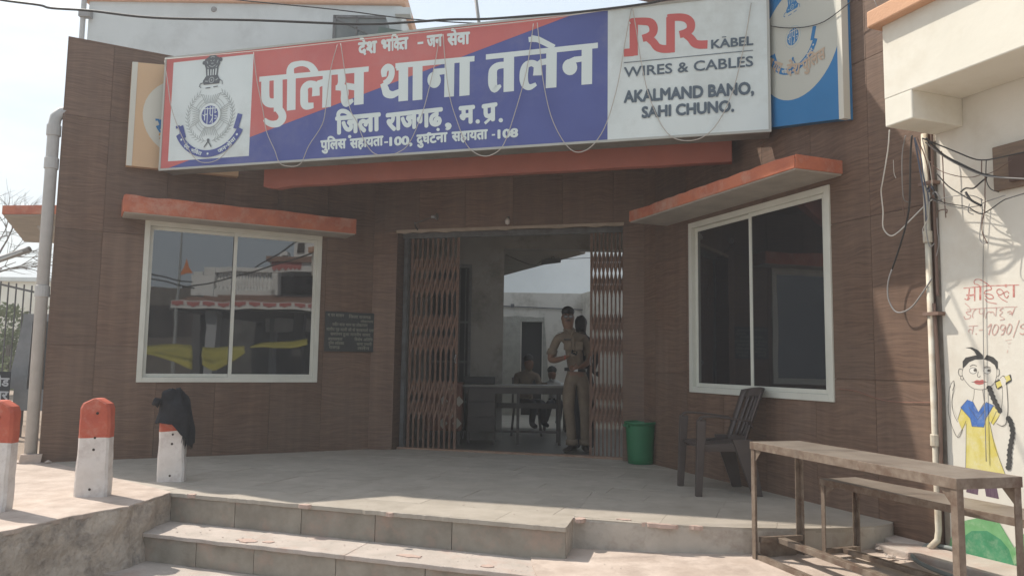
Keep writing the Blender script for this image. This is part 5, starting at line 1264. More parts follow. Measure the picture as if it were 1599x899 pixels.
q = onpl(623, 20, (0, 14.9, 0), V((0, 1, 0))); MB().box(q.x - .05, q.x + .25, 14.7, 14.92, q.z - .12, q.z + .02).build('spout', M_whitewall, UB, world=I)
# ================================================================== left background
def dz(x, y, d): return onpl(x, y, (0, d, 0), V((0, 1, 0)))
FE = thing('iron_fence', 'dark iron bar fence behind the drain pipe at the left edge', 'fence')
fy = 12.0
x0_, x1_ = dz(-40, 500, fy).x, dz(75, 500, fy).x
zt0 = dz(0, 446, fy).z; zt1 = dz(70, 462, fy).z
MB().bar((x0_, fy, zt0 + .1), (x1_, fy + .1, zt1), .03, .03).build('top_rail', M_gategrey, FE)
MB().bar((x0_, fy, .25), (x1_, fy + .1, .25), .03, .03).build('bottom_rail', M_gategrey, FE)
i = 0; xx = x0_
while xx < x1_:
    f_ = (xx - x0_) / (x1_ - x0_); MB().tube([(xx, fy + .1 * f_, .0), (xx, fy + .1 * f_, zt0 + .12 + (zt1 - zt0) * f_)], .011, 6).build('bar', M_gategrey, FE); xx += .115
# board leaning on the fence
bw0, bw1 = dz(38, 490, 10.4), dz(66, 640, 10.4)
lb = thing('framed_board', 'grey framed dark panel standing by the drain pipe', 'board', T(bw0.x, 10.4, 0, R_(-6)))
w_ = 1.0; zt2, zb2 = bw0.z, dz(20, 640, 10.4).z
m = MB(); m.box(-.04, w_, -.04, 0, zb2, zb2 + .28); m.box(.02, w_, -.04, 0, zt2 - .10, zt2); m.add([(-.14, -.04, zb2 + .28), (.14, -.04, zb2 + .28), (.16, -.04, zt2 - .1), (.02, -.04, zt2 - .1), (-.14, 0, zb2 + .28), (.14, 0, zb2 + .28), (.16, 0, zt2 - .1), (.02, 0, zt2 - .1)], [(0, 1, 2, 3), (7, 6, 5, 4), (0, 4, 5, 1), (1, 5, 6, 2), (2, 6, 7, 3), (3, 7, 4, 0)])
m.box(w_ - .1, w_, -.04, 0, zb2 + .28, zt2 - .1)
m.build('frame', mat('grey painted board', (.17, .18, .185), .8, (.23, .235, .24), 5), lb)
MB().box(.10, w_ - .1, -.015, -.002, zb2 + .28, zt2 - .1).build('dark_panel', mat('dark panel', (.035, .035, .037), .6), lb)
MB().box(.0, .07, -.05, .02, -.0, zb2).build('leg', M_gategrey, lb); MB().box(w_ - .1, w_ - .03, -.05, .02, 0, zb2).build('leg', M_gategrey, lb)
sg = thing('black_notice', 'black sheet metal notice with white Hindi letters at the left edge', 'sign', T(dz(-25, 600, 10.1).x, 10.1, 0))
zs0, zs1 = dz(10, 632, 10.1).z, dz(10, 580, 10.1).z
MB().box(0, .33, 0, .01, zs0, zs1).build('plate', mat('black sheet', (.02, .022, .028), .6), sg)
fN = Frame((dz(-25, 600, 10.1).x, 10.1, 0), (1, 0)); P = Print(fN, -.001).use(mat('pale notice paint', (.4, .42, .44), .8))
P.textl('रोड', V((.12, zs0 + .24)), V((.32, zs0 + .24)), V((0, .10)), .03); P.textl('पर', V((.14, zs0 + .07)), V((.32, zs0 + .07)), V((0, .10)), .03); P.build('lettering', sg)
MB().box(.0, .03, .0, .03, 0, zs0).build('leg', M_gategrey, sg); MB().box(.3, .33, .0, .03, 0, zs0).build('leg', M_gategrey, sg)
# leafy plants: many small leaf faces
def leaves(nm, m, c, rx, ry, rz_, n, size, seed, parent=None, cut=None):
    r = random.Random(seed); mb = MB()
    for k in range(n):
        while True:
            p = V((r.uniform(-1, 1), r.uniform(-1, 1), r.uniform(-1, 1)))
            if p.length < 1 and p.length > .35 * r.random(): break
        q = V((p.x * rx, p.y * ry, p.z * rz_)); 
        if NZ.noise(q * 1.3 + V((seed, 0, 0))) < -.12: continue
        q += V(c); s_ = size * r.uniform(.6, 1.4)
        a = V((r.gauss(0, 1), r.gauss(0, 1), r.gauss(0, 1))).normalized(); b = a.cross(V((r.gauss(0, 1), r.gauss(0, 1), r.gauss(0, 1)))).normalized()
        mb.add([q - a * s_, q + b * s_ * .45, q + a * s_, q - b * s_ * .45], [(0, 1, 2, 3)])
    return mb.build(nm, m, parent)
for k, (x, y, h, s1) in enumerate((( -12.6, 19.5, 2.2, 1), (-11.4, 20.2, 2.6, 2), (-13.8, 21, 2.4, 3), (-10.4, 19.2, 1.9, 5))):
    t = thing('bush', ['dusty green bush behind the iron fence, nearest its left end', 'tall pale bush behind the iron fence', 'wide bush farthest back behind the iron fence', 'low bush behind the grey framed board'][k], 'bush', I, 'dusty bushes beyond the fence')
    MB().tube([(x, y, 0), (x + .05, y, h * .6)], .05, 6).build('stem', M_bark, t)
    leaves('foliage', M_leaf, (x, y, h * .55), .95, .8, h * .5, 2600, .075, s1, t)
# bare tree
bt_ = thing('bare_tree', 'leafless pale tree with drooping branches behind the iron fence', 'tree')
tr = random.Random(21); tb = MB(); bp0 = V((-14.2, 19, 0))
tk = MB().tube([bp0, bp0 + V((.1, 0, 1.6)), bp0 + V((.3, 0, 2.6))], [.14, .11, .08], 8); tk.build('trunk', M_bark, bt_)
def grow(p, d, L_, r, lv):
    pts = [p]; q = p.copy(); dd = d.copy()
    for i in range(4): dd = (dd + V((tr.uniform(-.25, .25), tr.uniform(-.2, .2), tr.uniform(-.18, .16)))).normalized(); q = q + dd * L_ / 4; pts.append(q.copy())
    tb.tube(pts, [r * (1 - .16 * i) for i in range(5)], 4)
    if lv:
        for k in range(3 if lv > 1 else 4): grow(pts[tr.choice([2, 3, 4])], (dd + V((tr.uniform(-.8, .8), tr.uniform(-.5, .5), tr.uniform(-.5, .6)))).normalized(), L_ * .68, r * .5, lv - 1)
for k in range(7): grow(bp0 + V((.3, 0, 2.4)), V((tr.uniform(-.5, 1.3), tr.uniform(-.6, .6), tr.uniform(.1, .8))).normalized(), 1.6, .045, 3)
tb.build('branches', M_bark, bt_)
# far pale house and hedge line
fh = thing('far_house', 'pale far house beyond the fence', 'building')
MB().box(-26, -16.5, 30, 36, 0, 3.9).build('wall', M_cream, fh); MB().box(-26.2, -16.3, 29.8, 36.2, 3.9, 4.05).build('roof', M_whitewall, fh)
for x in (-24, -21, -18.6): MB().box(x, x + .9, 29.97, 30.0, 1.2, 2.6).build('window', mat('dark panel', (.035, .035, .037), .6), fh)
fw_ = thing('far_wall', 'long low pale boundary wall at the left horizon', 'wall'); MB().box(-40, -9, 24.5, 24.7, 0, 2.2).build('masonry', M_cream, fw_)
tl_ = thing('street_tube_light', 'grey tube street light on an arm in the sky at the left edge', 'street light')
p0, p1 = dz(-60, 425, 14), dz(47, 389, 14)
MB().tube([p0 + V((0, 0, 0)), p1], .055, 10).build('tube_casing', M_cablegr, tl_); MB().bar(p0 + V((0, -.03, -.05)), p1 + V((-.1, -.03, -.05)), .07, .03).build('diffuser', mat('dusty diffuser', (.5, .5, .48), .5), tl_)
MB().tube([p0, p0 + V((-.3, 0, -4.5))], .05, 8).build('post', M_cablegr, tl_)
# lamp housing under the side canopy
lq = dz(72, 353, 12.3); wl_ = thing('bulkhead_lamp', 'white bulkhead lamp fixed under the side canopy', 'lamp', T(lq.x, lq.y, lq.z))
MB().lathe([(0, -.22), (.07, -.2), (.09, -.1), (.09, .1), (.06, .2), (0, .22)], (0.1, 0, 0), 14, 'x').build('housing', M_pipe, wl_, smooth=True)
# tree that shades the near end of the ledge, left of the picture
# ================================================================== interior furniture
def bx(nm, m, b, t, **k): return MB().box(*b).build(nm, m, t, **k)
tb1 = thing('office_table', 'long dark office table across the hall behind the gate', 'table', I)
tl0, tl1 = onz(732, 598, .77), onz(872, 602.5, .77)
ty = 10.75 - .1
bx('table_top', mat('dusty laminate top', (.17, .16, .14), .35, (.13, .12, .10), 5), (-.62, .72, 10.2, 10.72, .745, .775), tb1, bevel=.004)
bx('apron', M_desk, (-.60, .70, 10.23, 10.25, .66, .745), tb1)
for x in (.12, .66): bx('leg', M_desk, (x - .035, x, 10.24, 10.28, 0, .745), tb1); bx('leg', M_desk, (x - .035, x, 10.64, 10.68, 0, .745), tb1)
bx('foot_rail', M_desk, (-.2, .66, 10.44, 10.47, .14, .17), tb1); bx('back_rail', M_desk, (-.2, .66, 10.66, 10.68, .45, .52), tb1)
pdm = bx('drawer_pedestal', M_desk, (-.56, -.19, 10.24, 10.7, .16, .744), tb1, bevel=.004)
for z in (.18, .37, .56): bx('drawer_front', M_desk, (-.55, -.20, 10.222, 10.24, z, z + .175), tb1, bevel=.003)
for x in (-.55, -.22): bx('leg', M_desk, (x, x + .03, 10.26, 10.29, 0, .16), tb1)
nbk = onz(770, 595, .79)
tag(bx('black_case', mat('black case', (.015, .015, .016), .5), (-.62, -.21, 10.35, 10.6, .777, .87), None, bevel=.01), 'flat black case lying on the left end of the office table', 'case')
ss = thing('patterned_sofa', 'sofa end with orange and white diamond cover behind the left gate', 'sofa', I)
bx('sofa_base', mat('sofa side cloth', (.17, .075, .05), .9, (.11, .05, .035), 9), (-1.1, -.62, 10.1, 10.6, .18, .80), ss, bevel=.03)
dm = MB(); 
for (x, z) in ((-.76, .70), (-.66, .56), (-.76, .40), (-.68, .28), (-.86, .56), (-.86, .28)): dm.add([(x - .06, 10.097, z), (x, 10.097, z - .07), (x + .06, 10.097, z), (x, 10.097, z + .07)], [(0, 1, 2, 3)])
dm.build('diamond_pattern', mat('pale sofa diamond', (.33, .30, .25), .9), ss)
for x in (-1.05, -.68): bx('foot', M_desk, (x, x + .04, 10.14, 10.2, 0, .18), ss)
# hanging tube lamp
q = dz(862, 407, 11.6); hl = thing('hanging_lamp', 'grey lamp fitting hanging on wires under the verandah roof', 'lamp', I)
MB().bar((q.x - .16, 11.6, q.z - .03), (q.x + .13, 11.6, q.z + .01), .06, .07).build('fitting', M_gategrey, hl, bevel=.01)
MB().tube([(q.x - .02, 11.6, q.z), (q.x, 11.6, 2.66)], .004).build('wire', M_cable, hl); MB().tube([(q.x + .06, 11.6, q.z), (q.x + .02, 11.6, 2.66)], .004).build('wire', M_cable, hl)
MB().tube(smoothpath([(-.1, 11.2, 2.62), (.3, 11.4, 2.50), (q.x - .1, 11.6, q.z + .02), (q.x + .2, 11.6, q.z + .03), (1.3, 11.6, q.z + .06)]), .005).build('wire', M_cable, hl)
# red painted note on the hall wall
hw = thing('painted_note', 'faded red brush writing on the grimy hall wall', 'writing', I)
P = Print(Frame((0, 10.8, 0), (1, 0)), -.001).use(mat('faded red note', (.25, .09, .07), .9))
P.textl('स', V((-.44, 1.97)), V((-.38, 1.97)), V((0, .07)), .02); P.textl('कमरा', V((-.32, 1.96)), V((-.14, 1.97)), V((0, .08)), .03); P.build('brush_letters', hw)

# ================================================================== people
def skin(name, J, E, parent, zone, mats, sub=2):
    """J: name -> (pos, rx, ry); one continuous skinned body"""
    names = list(J); idx = {n: i for i, n in enumerate(names)}
    me = bpy.data.meshes.new(name); me.from_pydata([tuple(J[n][0]) for n in names], [(idx[a], idx[b]) for a, b in E], [])
    o = bpy.data.objects.new(name + '_tmp', me); col.objects.link(o)
    sk = o.modifiers.new('skin', 'SKIN'); sk.use_smooth_shade = True; sk.branch_smoothing = .6
    for i, n in enumerate(names):
        d = me.skin_vertices[0].data[i]; d.radius = (J[n][1], J[n][2] if len(J[n]) > 2 else J[n][1]); d.use_root = (i == 0)
    ss_ = o.modifiers.new('sub', 'SUBSURF'); ss_.levels = sub; ss_.render_levels = sub
    bpy.context.view_layer.update()
    m2 = bpy.data.meshes.new_from_object(o.evaluated_get(bpy.context.evaluated_depsgraph_get())); m2.name = name
    bpy.data.objects.remove(o)
    m2.materials.clear()
    for m in mats: m2.materials.append(m)
    for p in m2.polygons: p.material_index = zone(p.center); p.use_smooth = True
    ob = bpy.data.objects.new(name, m2); col.objects.link(ob); place(ob, parent, I); return ob
def ell(m, c, r, n=16, k=10, noise=0, z0=-1, axes=None):
    c = V(c); prof = []
    for i in range(k + 1):
        a = -math.pi / 2 + math.pi * i / k; prof.append((math.cos(a), math.sin(a)))
    st = len(m.v); m.lathe(prof, (0, 0, 0), n)
    for i in range(st, len(m.v)):
        v = m.v[i]; q = V((v.x * r[0], v.y * r[1], v.z * r[2]))
        if noise: q += NZ.noise_vector(q * 30) * noise
        m.v[i] = c + (axes @ q if axes else q)
    return m
Y0 = 9.56
def Wp(x, y, d=0.0): return dz(x, y, Y0 + d)
PO = thing('person', 'standing policeman in khaki uniform and spectacles holding a phone in the gateway', 'person')
k_ = Y0 / F
J = {
 'pelvis': (Wp(901, 586), .125, .105), 'waist': (Wp(899, 572), .135, .115), 'belly': (Wp(897, 556), .145, .12), 'chest': (Wp(894, 537), .155, .115), 'upper': (Wp(892, 524), .13, .09),
 'neck': (Wp(889, 515), .056, .058), 'jaw': (Wp(887, 508, -.02), .062, .072), 'face': (Wp(886.5, 497, -.01), .078, .092), 'skull': (Wp(887, 489), .072, .086),
 'shL': (Wp(872, 526), .062, .062), 'uaL': (Wp(864, 543, -.0), .056, .056), 'elL': (Wp(859, 562, -.02), .045, .045), 'faL': (Wp(869, 562, -.12), .040, .040), 'wrL': (Wp(882, 558, -.22), .027, .024), 'paL': (Wp(888, 556, -.26), .030, .018), 'kL': (Wp(892, 553, -.28), .027, .014),
 'shR': (Wp(911, 526, .04), .062, .062), 'uaR': (Wp(918, 543, .03), .056, .056), 'elR': (Wp(921, 561, .0), .045, .045), 'faR': (Wp(914, 569, -.10), .038, .038), 'wrR': (Wp(906, 573, -.16), .027, .024), 'paR': (Wp(901, 575, -.18), .030, .018), 'kR': (Wp(897, 575, -.19), .027, .014),
 'hipL': (Wp(891, 594), .092, .098), 'thL': (Wp(888, 614, -.02), .088, .092), 'knL': (Wp(888, 641, -.03), .066, .07), 'shiL': (Wp(891, 662, -.0), .062, .066), 'anL': (Wp(893, 690), .06, .066),
 'hipR': (Wp(910, 594, .02), .092, .098), 'thR': (Wp(912, 614, .01), .088, .092), 'knR': (Wp(913, 641, -.01), .066, .07), 'shiR': (Wp(914, 662, .02), .062, .066), 'anR': (Wp(914, 691, .02), .06, .066)}
E = [('pelvis', 'waist'), ('waist', 'belly'), ('belly', 'chest'), ('chest', 'upper'), ('upper', 'neck'), ('neck', 'jaw'), ('jaw', 'face'), ('face', 'skull'),
     ('upper', 'shL'), ('shL', 'uaL'), ('uaL', 'elL'), ('elL', 'faL'), ('faL', 'wrL'), ('wrL', 'paL'), ('paL', 'kL'), ('upper', 'shR'), ('shR', 'uaR'), ('uaR', 'elR'), ('elR', 'faR'), ('faR', 'wrR'), ('wrR', 'paR'), ('paR', 'kR'),
     ('pelvis', 'hipL'), ('hipL', 'thL'), ('thL', 'knL'), ('knL', 'shiL'), ('shiL', 'anL'), ('pelvis', 'hipR'), ('hipR', 'thR'), ('thR', 'knR'), ('knR', 'shiR'), ('shiR', 'anR')]
for S, dx in (('L', 1), ('R', -1)):
    kk = J['k' + S][0]
    for n, (ox, oz, L_) in enumerate(((.0, .026, .034), (.004, .009, .04), (.004, -.009, .038), (.0, -.025, .03))):
        a = kk + V((dx * .012 + dx * ox, -.004, oz)); b = a + V((dx * L_, -.012, .002)); c = b + V((dx * .004, .028, -.006))
        J[f'f{S}{n}a'] = (a, .0095); J[f'f{S}{n}b'] = (b, .0088); J[f'f{S}{n}c'] = (c, .0075); E += [('k' + S, f'f{S}{n}a'), (f'f{S}{n}a', f'f{S}{n}b'), (f'f{S}{n}b', f'f{S}{n}c')]
    a = J['pa' + S][0] + V((dx * .004, -.012, .034)); b = a + V((dx * .03, -.004, .018)); J[f't{S}a'] = (a, .011); J[f't{S}b'] = (b, .009); E += [('pa' + S, f't{S}a'), (f't{S}a', f't{S}b')]
beltz = Wp(899, 577).z; neckz = Wp(889, 513.5).z
slv = {s: J['ua' + s][0].lerp(J['el' + s][0], .55) for s in 'LR'}
def zone(c):
    for s in 'LR':
        e = J['el' + s][0]; ax = J['ua' + s][0] - e
        t_ = (c - e).dot(ax) / ax.length_squared
        if t_ < .45 and ((c - J['el' + s][0]).length < .09 or (c - J['wr' + s][0]).length < .17 or (c - J['fa' + s][0]).length < .075) and (c.y < Y0 - .07 or abs(c.x - e.x) < .06) and c.z > beltz - .07:
            if (c - J['belly'][0]).length > .17 or c.y < Y0 - .13: return 2
    if c.z > neckz: return 2
    return 0 if c.z > beltz else 1
skin('body', J, E, PO, zone, [M_khaki, M_khaki2, M_skin])
hp = J['face'][0]
hr = MB(); ell(hr, J['skull'][0] + V((0, .034, .018)), (.081, .084, .074), 20, 12, .006); hr.build('hair', M_hair, PO, smooth=True)
fx = MB(); ell(fx, hp + V((0, -.090, .0)), (.012, .018, .022), 8, 6); fx.build('nose', M_skin, PO, smooth=True)
for s in (-1, 1): ell(MB(), hp + V((s * .073, .005, .002)), (.010, .018, .028), 8, 6).build('ear', M_skin, PO, smooth=True)
mo = MB(); mo.tube([hp + V((-.034, -.078, -.033)), hp + V((0, -.092, -.026)), hp + V((.034, -.078, -.033))], [.004, .008, .004], 6); mo.build('moustache', M_hair, PO)
li = MB(); li.tube([hp + V((-.02, -.076, -.045)), hp + V((0, -.083, -.044)), hp + V((.02, -.076, -.045))], [.003, .006, .003], 6); li.build('lips', mat('lip skin', (.16, .06, .05), .5), PO)
for s in (-1, 1):
    e_ = MB(); ell(e_, hp + V((s * .029, -.076, .020)), (.012, .010, .007), 8, 6); e_.build('eye', mat('eye white', (.5, .48, .45), .3), PO); ell(MB(), (0, 0, 0), (1, 1, 1))
    b_ = MB(); b_.tube([hp + V((s * .012, -.078, .037)), hp + V((s * .03, -.078, .041)), hp + V((s * .047, -.066, .035))], .0035, 5); b_.build('eyebrow', M_hair, PO)
gl_ = MB()
for s in (-1, 1):
    c = hp + V((s * .030, -.099, .017)); gl_.tube([c + V((.024 * math.cos(a), 0, .018 * math.sin(a))) for a in [i * math.pi / 6 for i in range(13)]], .0022, 4)
    gl_.tube([c + V((s * .024, 0, .004)), c + V((s * .044, .09, .004))], .002, 4)
gl_.tube([hp + V((-.007, -.099, .019)), hp + V((.007, -.099, .019))], .002, 4); SPC = gl_.build('spectacles', M_belt, PO)
for s in (-1, 1):
    c = hp + V((s * .030, -.0985, .017)); MB().add([c + V((.022 * math.cos(a), 0, .016 * math.sin(a))) for a in [i * math.pi / 5 for i in range(10)]], [tuple(range(10))]).build('lens', glassmat('spectacle lens', (.10, .09, .08), 1.5) if s < 0 else bpy.data.materials['spectacle lens'], PO)
# belt, buckle, collar, placket, pockets, epaulettes, name plate
def ringm(c, rx, ry, z, h, th=.006, n=28, tilt=0):
    m = MB(); prof = [(1, -h / 2), (1.0 + th, -h / 2), (1.0 + th, h / 2), (1, h / 2)]
    for pr__, hh in prof:
        for q in range(n): a = q * 2 * math.pi / n; m.v.append(V((c.x + rx * pr__ * math.cos(a), c.y + ry * pr__ * math.sin(a), z + hh + tilt * math.cos(a))))
    for i in range(3):
        for q in range(n): m.f.append((i * n + q, i * n + (q + 1) % n, (i + 1) * n + (q + 1) % n, (i + 1) * n + q)); m.mi.append(0)
    return m
bc_ = J['waist'][0]; ringm(bc_, .134, .120, beltz, .042, .04, tilt=-.006).build('belt', M_belt, PO)
MB().box(bc_.x - .035, bc_.x + .015, bc_.y - .142, bc_.y - .130, beltz - .022, beltz + .022).build('buckle', M_metal, PO, bevel=.003)
cl_ = MB(); nk = J['neck'][0]
cl_.tube([nk + V((.05, .045, .02)), nk + V((.062, -.01, .0)), nk + V((.045, -.06, -.025)), nk + V((.02, -.085, -.06))], [.014, .016, .018, .006], 6)
cl_.tube([nk + V((-.05, .045, .02)), nk + V((-.062, -.01, .0)), nk + V((-.045, -.06, -.025)), nk + V((-.02, -.085, -.06))], [.014, .016, .018, .006], 6)
cl_.build('collar', M_khaki, PO, smooth=True)
chc = J['chest'][0]
for s in (-1, 1):
    MB().box(chc.x + s * .07 - .045, chc.x + s * .07 + .045, chc.y - .128, chc.y - .10, chc.z - .075, chc.z + .03).build('shirt_pocket', M_khaki, PO, bevel=.004)
    MB().bar(J['sh' + ('L' if s < 0 else 'R')][0] + V((s * .012, -.01, .050)), J['sh' + ('L' if s < 0 else 'R')][0] + V((-s * .055, -.01, .062)), .04, .006).build('epaulette', M_khaki2, PO)
MB().box(chc.x - .115, chc.x - .03, chc.y - .134, chc.y - .128, chc.z + .042, chc.z + .058).build('name_plate', M_belt, PO)
MB().box(chc.x - .012, chc.x + .012, chc.y - .131, chc.y - .10, chc.z - .20, chc.z + .09).build('button_placket', M_khaki, PO)
for s in 'LR':
    e = J['el' + s][0]; u = J['ua' + s][0]; MB().tube([u.lerp(e, .15), u.lerp(e, .58)], [.062, .064], 12, False).build('sleeve', M_khaki, PO, smooth=True)
    an = J['an' + s][0]; tw = -.55 if s == 'L' else .1
    f_ = V((math.sin(tw), -math.cos(tw), 0)); sh_ = MB(); P0 = V((an.x, an.y, 0.012))
    pts = [(-.085, .034, .05, .075), (-.05, .042, .07, .09), (.02, .042, .075, .085), (.08, .046, .05, .06), (.14, .048, .035, .05), (.185, .036, .025, .035), (.20, .012, .015, .02)]
    sd_ = V((f_.y, -f_.x, 0)); n = 10
    for (a, hw_, hh, top) in pts:
        for q in range(n):
            an_ = q * 2 * math.pi / n; zz = max(0.0, .5 + .5 * math.sin(an_)) * top
            sh_.v.append(P0 + f_ * a + sd_ * hw_ * math.cos(an_) + V((0, 0, zz)))
    for i in range(len(pts) - 1):
        for q in range(n): sh_.f.append((i * n + q, i * n + (q + 1) % n, (i + 1) * n + (q + 1) % n, (i + 1) * n + q)); sh_.mi.append(0)
    sh_.f += [tuple(range(n))[::-1], tuple((len(pts) - 1) * n + q for q in range(n))]; sh_.mi += [0, 0]
    sh_.build('shoe', M_shoe, PO, smooth=True)
    MB().lathe([(.066, -.03), (.076, -.028), (.074, .035), (.062, .04)], (an.x, an.y + .0, .115), 14).build('trouser_cuff', M_khaki2, PO, smooth=True)
MB().lathe([(.030, -.006), (.034, 0), (.030, .006)], tuple(J['wrL'][0]), 10, 'x').build('wrist_band', mat('red thread band', (.35, .05, .04), .8), PO)
ph = MB(); ph.box(-.038, .038, -.005, .005, -.02, .045); ph.xf(M4.Translation(J['kL'][0] + V((.03, -.02, .012))) @ M4.Rotation(R_(25), 4, 'Y') @ M4.Rotation(R_(-50), 4, 'X'))
tag(ph.build('mobile_phone', mat('black phone', (.012, .012, .014), .2), bevel=.003), 'black mobile phone in the hand of the standing policeman', 'phone')

def simple_person(label, P_, mats, zone_, hair_r=(.074, .082, .07), hairoff=(0, .022, .024)):
    t = thing('person', label, 'person'); J_, E_ = P_
    for S in 'LR':
        if 'wr' + S in J_:
            kk = J_['wr' + S][0]; J_['pm' + S] = (kk + V((.03, -.03, -.01)), .026, .018); E_.append(('wr' + S, 'pm' + S))
            for n in range(4):
                a = J_['pm' + S][0] + V((.02, -.02, .024 - .016 * n)); b = a + V((.03, -.012, -.01)); J_[f'f{S}{n}a'] = (a, .0095); J_[f'f{S}{n}b'] = (b, .008); E_ += [('pm' + S, f'f{S}{n}a'), (f'f{S}{n}a', f'f{S}{n}b')]
            a = J_['pm' + S][0] + V((.0, -.03, .028)); J_[f't{S}a'] = (a, .010); E_.append(('pm' + S, f't{S}a'))
    skin('body', J_, E_, t, zone_, mats)
    h = MB(); ell(h, J_['skull'][0] + V(hairoff), hair_r, 18, 10, .008); h.build('hair', M_hair, t, smooth=True)
    return t
# man in dark clothes right behind the policeman
D = .42
J2 = {'pelvis': (Wp(911, 590, D), .13, .11), 'waist': (Wp(911, 572, D), .13, .11), 'chest': (Wp(911, 540, D), .16, .11), 'upper': (Wp(910, 530, D), .13, .09), 'neck': (Wp(908, 523, D), .055, .055), 'jaw': (Wp(907, 517, D), .06, .07), 'face': (Wp(907, 509, D), .07, .085), 'skull': (Wp(907, 503, D), .068, .08),
  'shL': (Wp(895, 534, D), .06, .06), 'elL': (Wp(893, 563, D), .045, .045), 'wrL': (Wp(899, 580, D - .12), .028, .026), 'shR': (Wp(925, 534, D), .06, .06), 'elR': (Wp(931, 560, D), .045, .045), 'wrR': (Wp(926, 582, D - .1), .028, .026),
  'hipL': (Wp(903, 598, D), .09, .095), 'knL': (Wp(902, 640, D), .065, .07), 'anL': (Wp(903, 688, D), .05, .055), 'toL': (Wp(901, 697, D - .16), .04, .035), 'hipR': (Wp(919, 598, D), .09, .095), 'knR': (Wp(921, 640, D), .065, .07), 'anR': (Wp(922, 688, D), .05, .055), 'toR': (Wp(923, 697, D - .16), .04, .035)}
E2 = [('pelvis', 'waist'), ('waist', 'chest'), ('chest', 'upper'), ('upper', 'neck'), ('neck', 'jaw'), ('jaw', 'face'), ('face', 'skull'), ('upper', 'shL'), ('shL', 'elL'), ('elL', 'wrL'), ('upper', 'shR'), ('shR', 'elR'), ('elR', 'wrR'), ('pelvis', 'hipL'), ('hipL', 'knL'), ('knL', 'anL'), ('anL', 'toL'), ('pelvis', 'hipR'), ('hipR', 'knR'), ('knR', 'anR'), ('anR', 'toR')]
nz2 = Wp(908, 521, D).z
simple_person('man in dark clothes standing half hidden behind the policeman', (J2, E2), [M_darkcl, M_hair], lambda c: 1 if c.z > nz2 else 0, (.080, .088, .10), (0, -.008, -.01))
# seated man at the table, seen from behind, and his chair
D3 = 11.65
q_ = lambda x, y, d=0.0: dz(x, y, D3 + d)
J3 = {'pelvis': (q_(822, 627), .14, .12), 'waist': (q_(820, 612), .135, .115), 'chest': (q_(820, 594, -.05), .16, .115), 'upper': (q_(822, 584, -.07), .13, .09), 'neck': (q_(824, 577, -.08), .055, .055), 'jaw': (q_(826, 573, -.10), .06, .068), 'face': (q_(826, 567, -.10), .07, .082), 'skull': (q_(825, 562, -.09), .068, .078),
  'shL': (q_(807, 586, -.05), .06, .06), 'elL': (q_(805, 605, -.1), .045, .045), 'wrL': (q_(815, 603, -.38), .028, .026), 'shR': (q_(838, 586, -.07), .06, .06), 'elR': (q_(843, 602, -.2), .045, .045), 'wrR': (q_(846, 598, -.42), .028, .026),
  'hipL': (q_(817, 630, -.05), .09, .09), 'knL': (q_(834, 630, -.38), .065, .065), 'anL': (q_(830, 662, -.34), .045, .05), 'toL': (q_(838, 667, -.44), .04, .03), 'hipR': (q_(829, 630), .09, .09), 'knR': (q_(848, 629, -.25), .065, .065), 'anR': (q_(848, 660, -.2), .045, .05), 'toR': (q_(856, 665, -.3), .04, .03)}
E3 = list(E2)
nz3 = q_(824, 576).z
simple_person('man in a khaki shirt seated at the far side of the office table', (J3, E3), [M_khaki, M_darkcl, M_skin], lambda c: 2 if c.z > nz3 else (0 if c.z > q_(0 + 820, 622).z else 1))
hc = thing('office_chair', 'dark chair under the seated man behind the office table', 'chair', T(q_(822, 640).x, D3 + .05, 0))
for x, y in ((-.2, -.2), (.2, -.2), (-.2, .2), (.2, .2)): MB().bar((x * 1.1, y * 1.1, 0), (x * .9, y * .9, .42), .03, .03, (0, 1, 0)).build('leg', M_desk, hc)
MB().box(-.22, .22, -.22, .22, .41, .44).build('seat', M_desk, hc, bevel=.01); MB().box(-.22, -.19, -.2, .2, .44, .85).build('backrest', M_desk, hc, bevel=.01)
# third man, only his dark hair and pale shirt show beside the policeman
D4 = 12.4; q4 = lambda x, y, d=0.0: dz(x, y, D4 + d)
J4 = {'pelvis': (q4(866, 628), .14, .12), 'waist': (q4(866, 616), .13, .11), 'chest': (q4(865, 604), .15, .11), 'upper': (q4(864, 597, -.03), .12, .09), 'neck': (q4(863, 592, -.05), .05, .05), 'jaw': (q4(862, 589, -.1), .06, .066), 'face': (q4(862, 585, -.12), .068, .08), 'skull': (q4(862, 580, -.10), .068, .078),
  'shL': (q4(852, 599), .055, .055), 'elL': (q4(850, 612, -.1), .045, .045), 'wrL': (q4(856, 610, -.32), .028, .026), 'shR': (q4(877, 599), .055, .055), 'elR': (q4(880, 612, -.1), .045, .045), 'wrR': (q4(872, 610, -.32), .028, .026),
  'hipL': (q4(862, 630), .085, .085), 'knL': (q4(858, 630, -.38), .062, .062), 'anL': (q4(852, 656, -.3), .045, .05), 'toL': (q4(848, 660, -.44), .038, .03), 'hipR': (q4(872, 630), .085, .085), 'knR': (q4(874, 630, -.38), .062, .062), 'anR': (q4(872, 656, -.3), .045, .05), 'toR': (q4(870, 660, -.44), .038, .03)}
nz4 = q4(863, 591).z
simple_person('man in a pale shirt bent over the table behind the policeman', (J4, list(E2)), [M_shirtw, M_darkcl, M_skin], lambda c: 2 if c.z > nz4 else (0 if c.z > q4(866, 622).z else 1))
MB_s = thing('stool', 'dark stool under the man in the pale shirt', 'stool', T(q4(866, 640).x, D4, 0))
MB().box(-.18, .18, -.18, .18, .40, .43).build('seat', M_desk, MB_s)
for x, y in ((-.16, -.16), (.16, -.16), (-.16, .16), (.16, .16)): MB().box(x - .015, x + .015, y - .015, y + .015, 0, .40).build('leg', M_desk, MB_s)

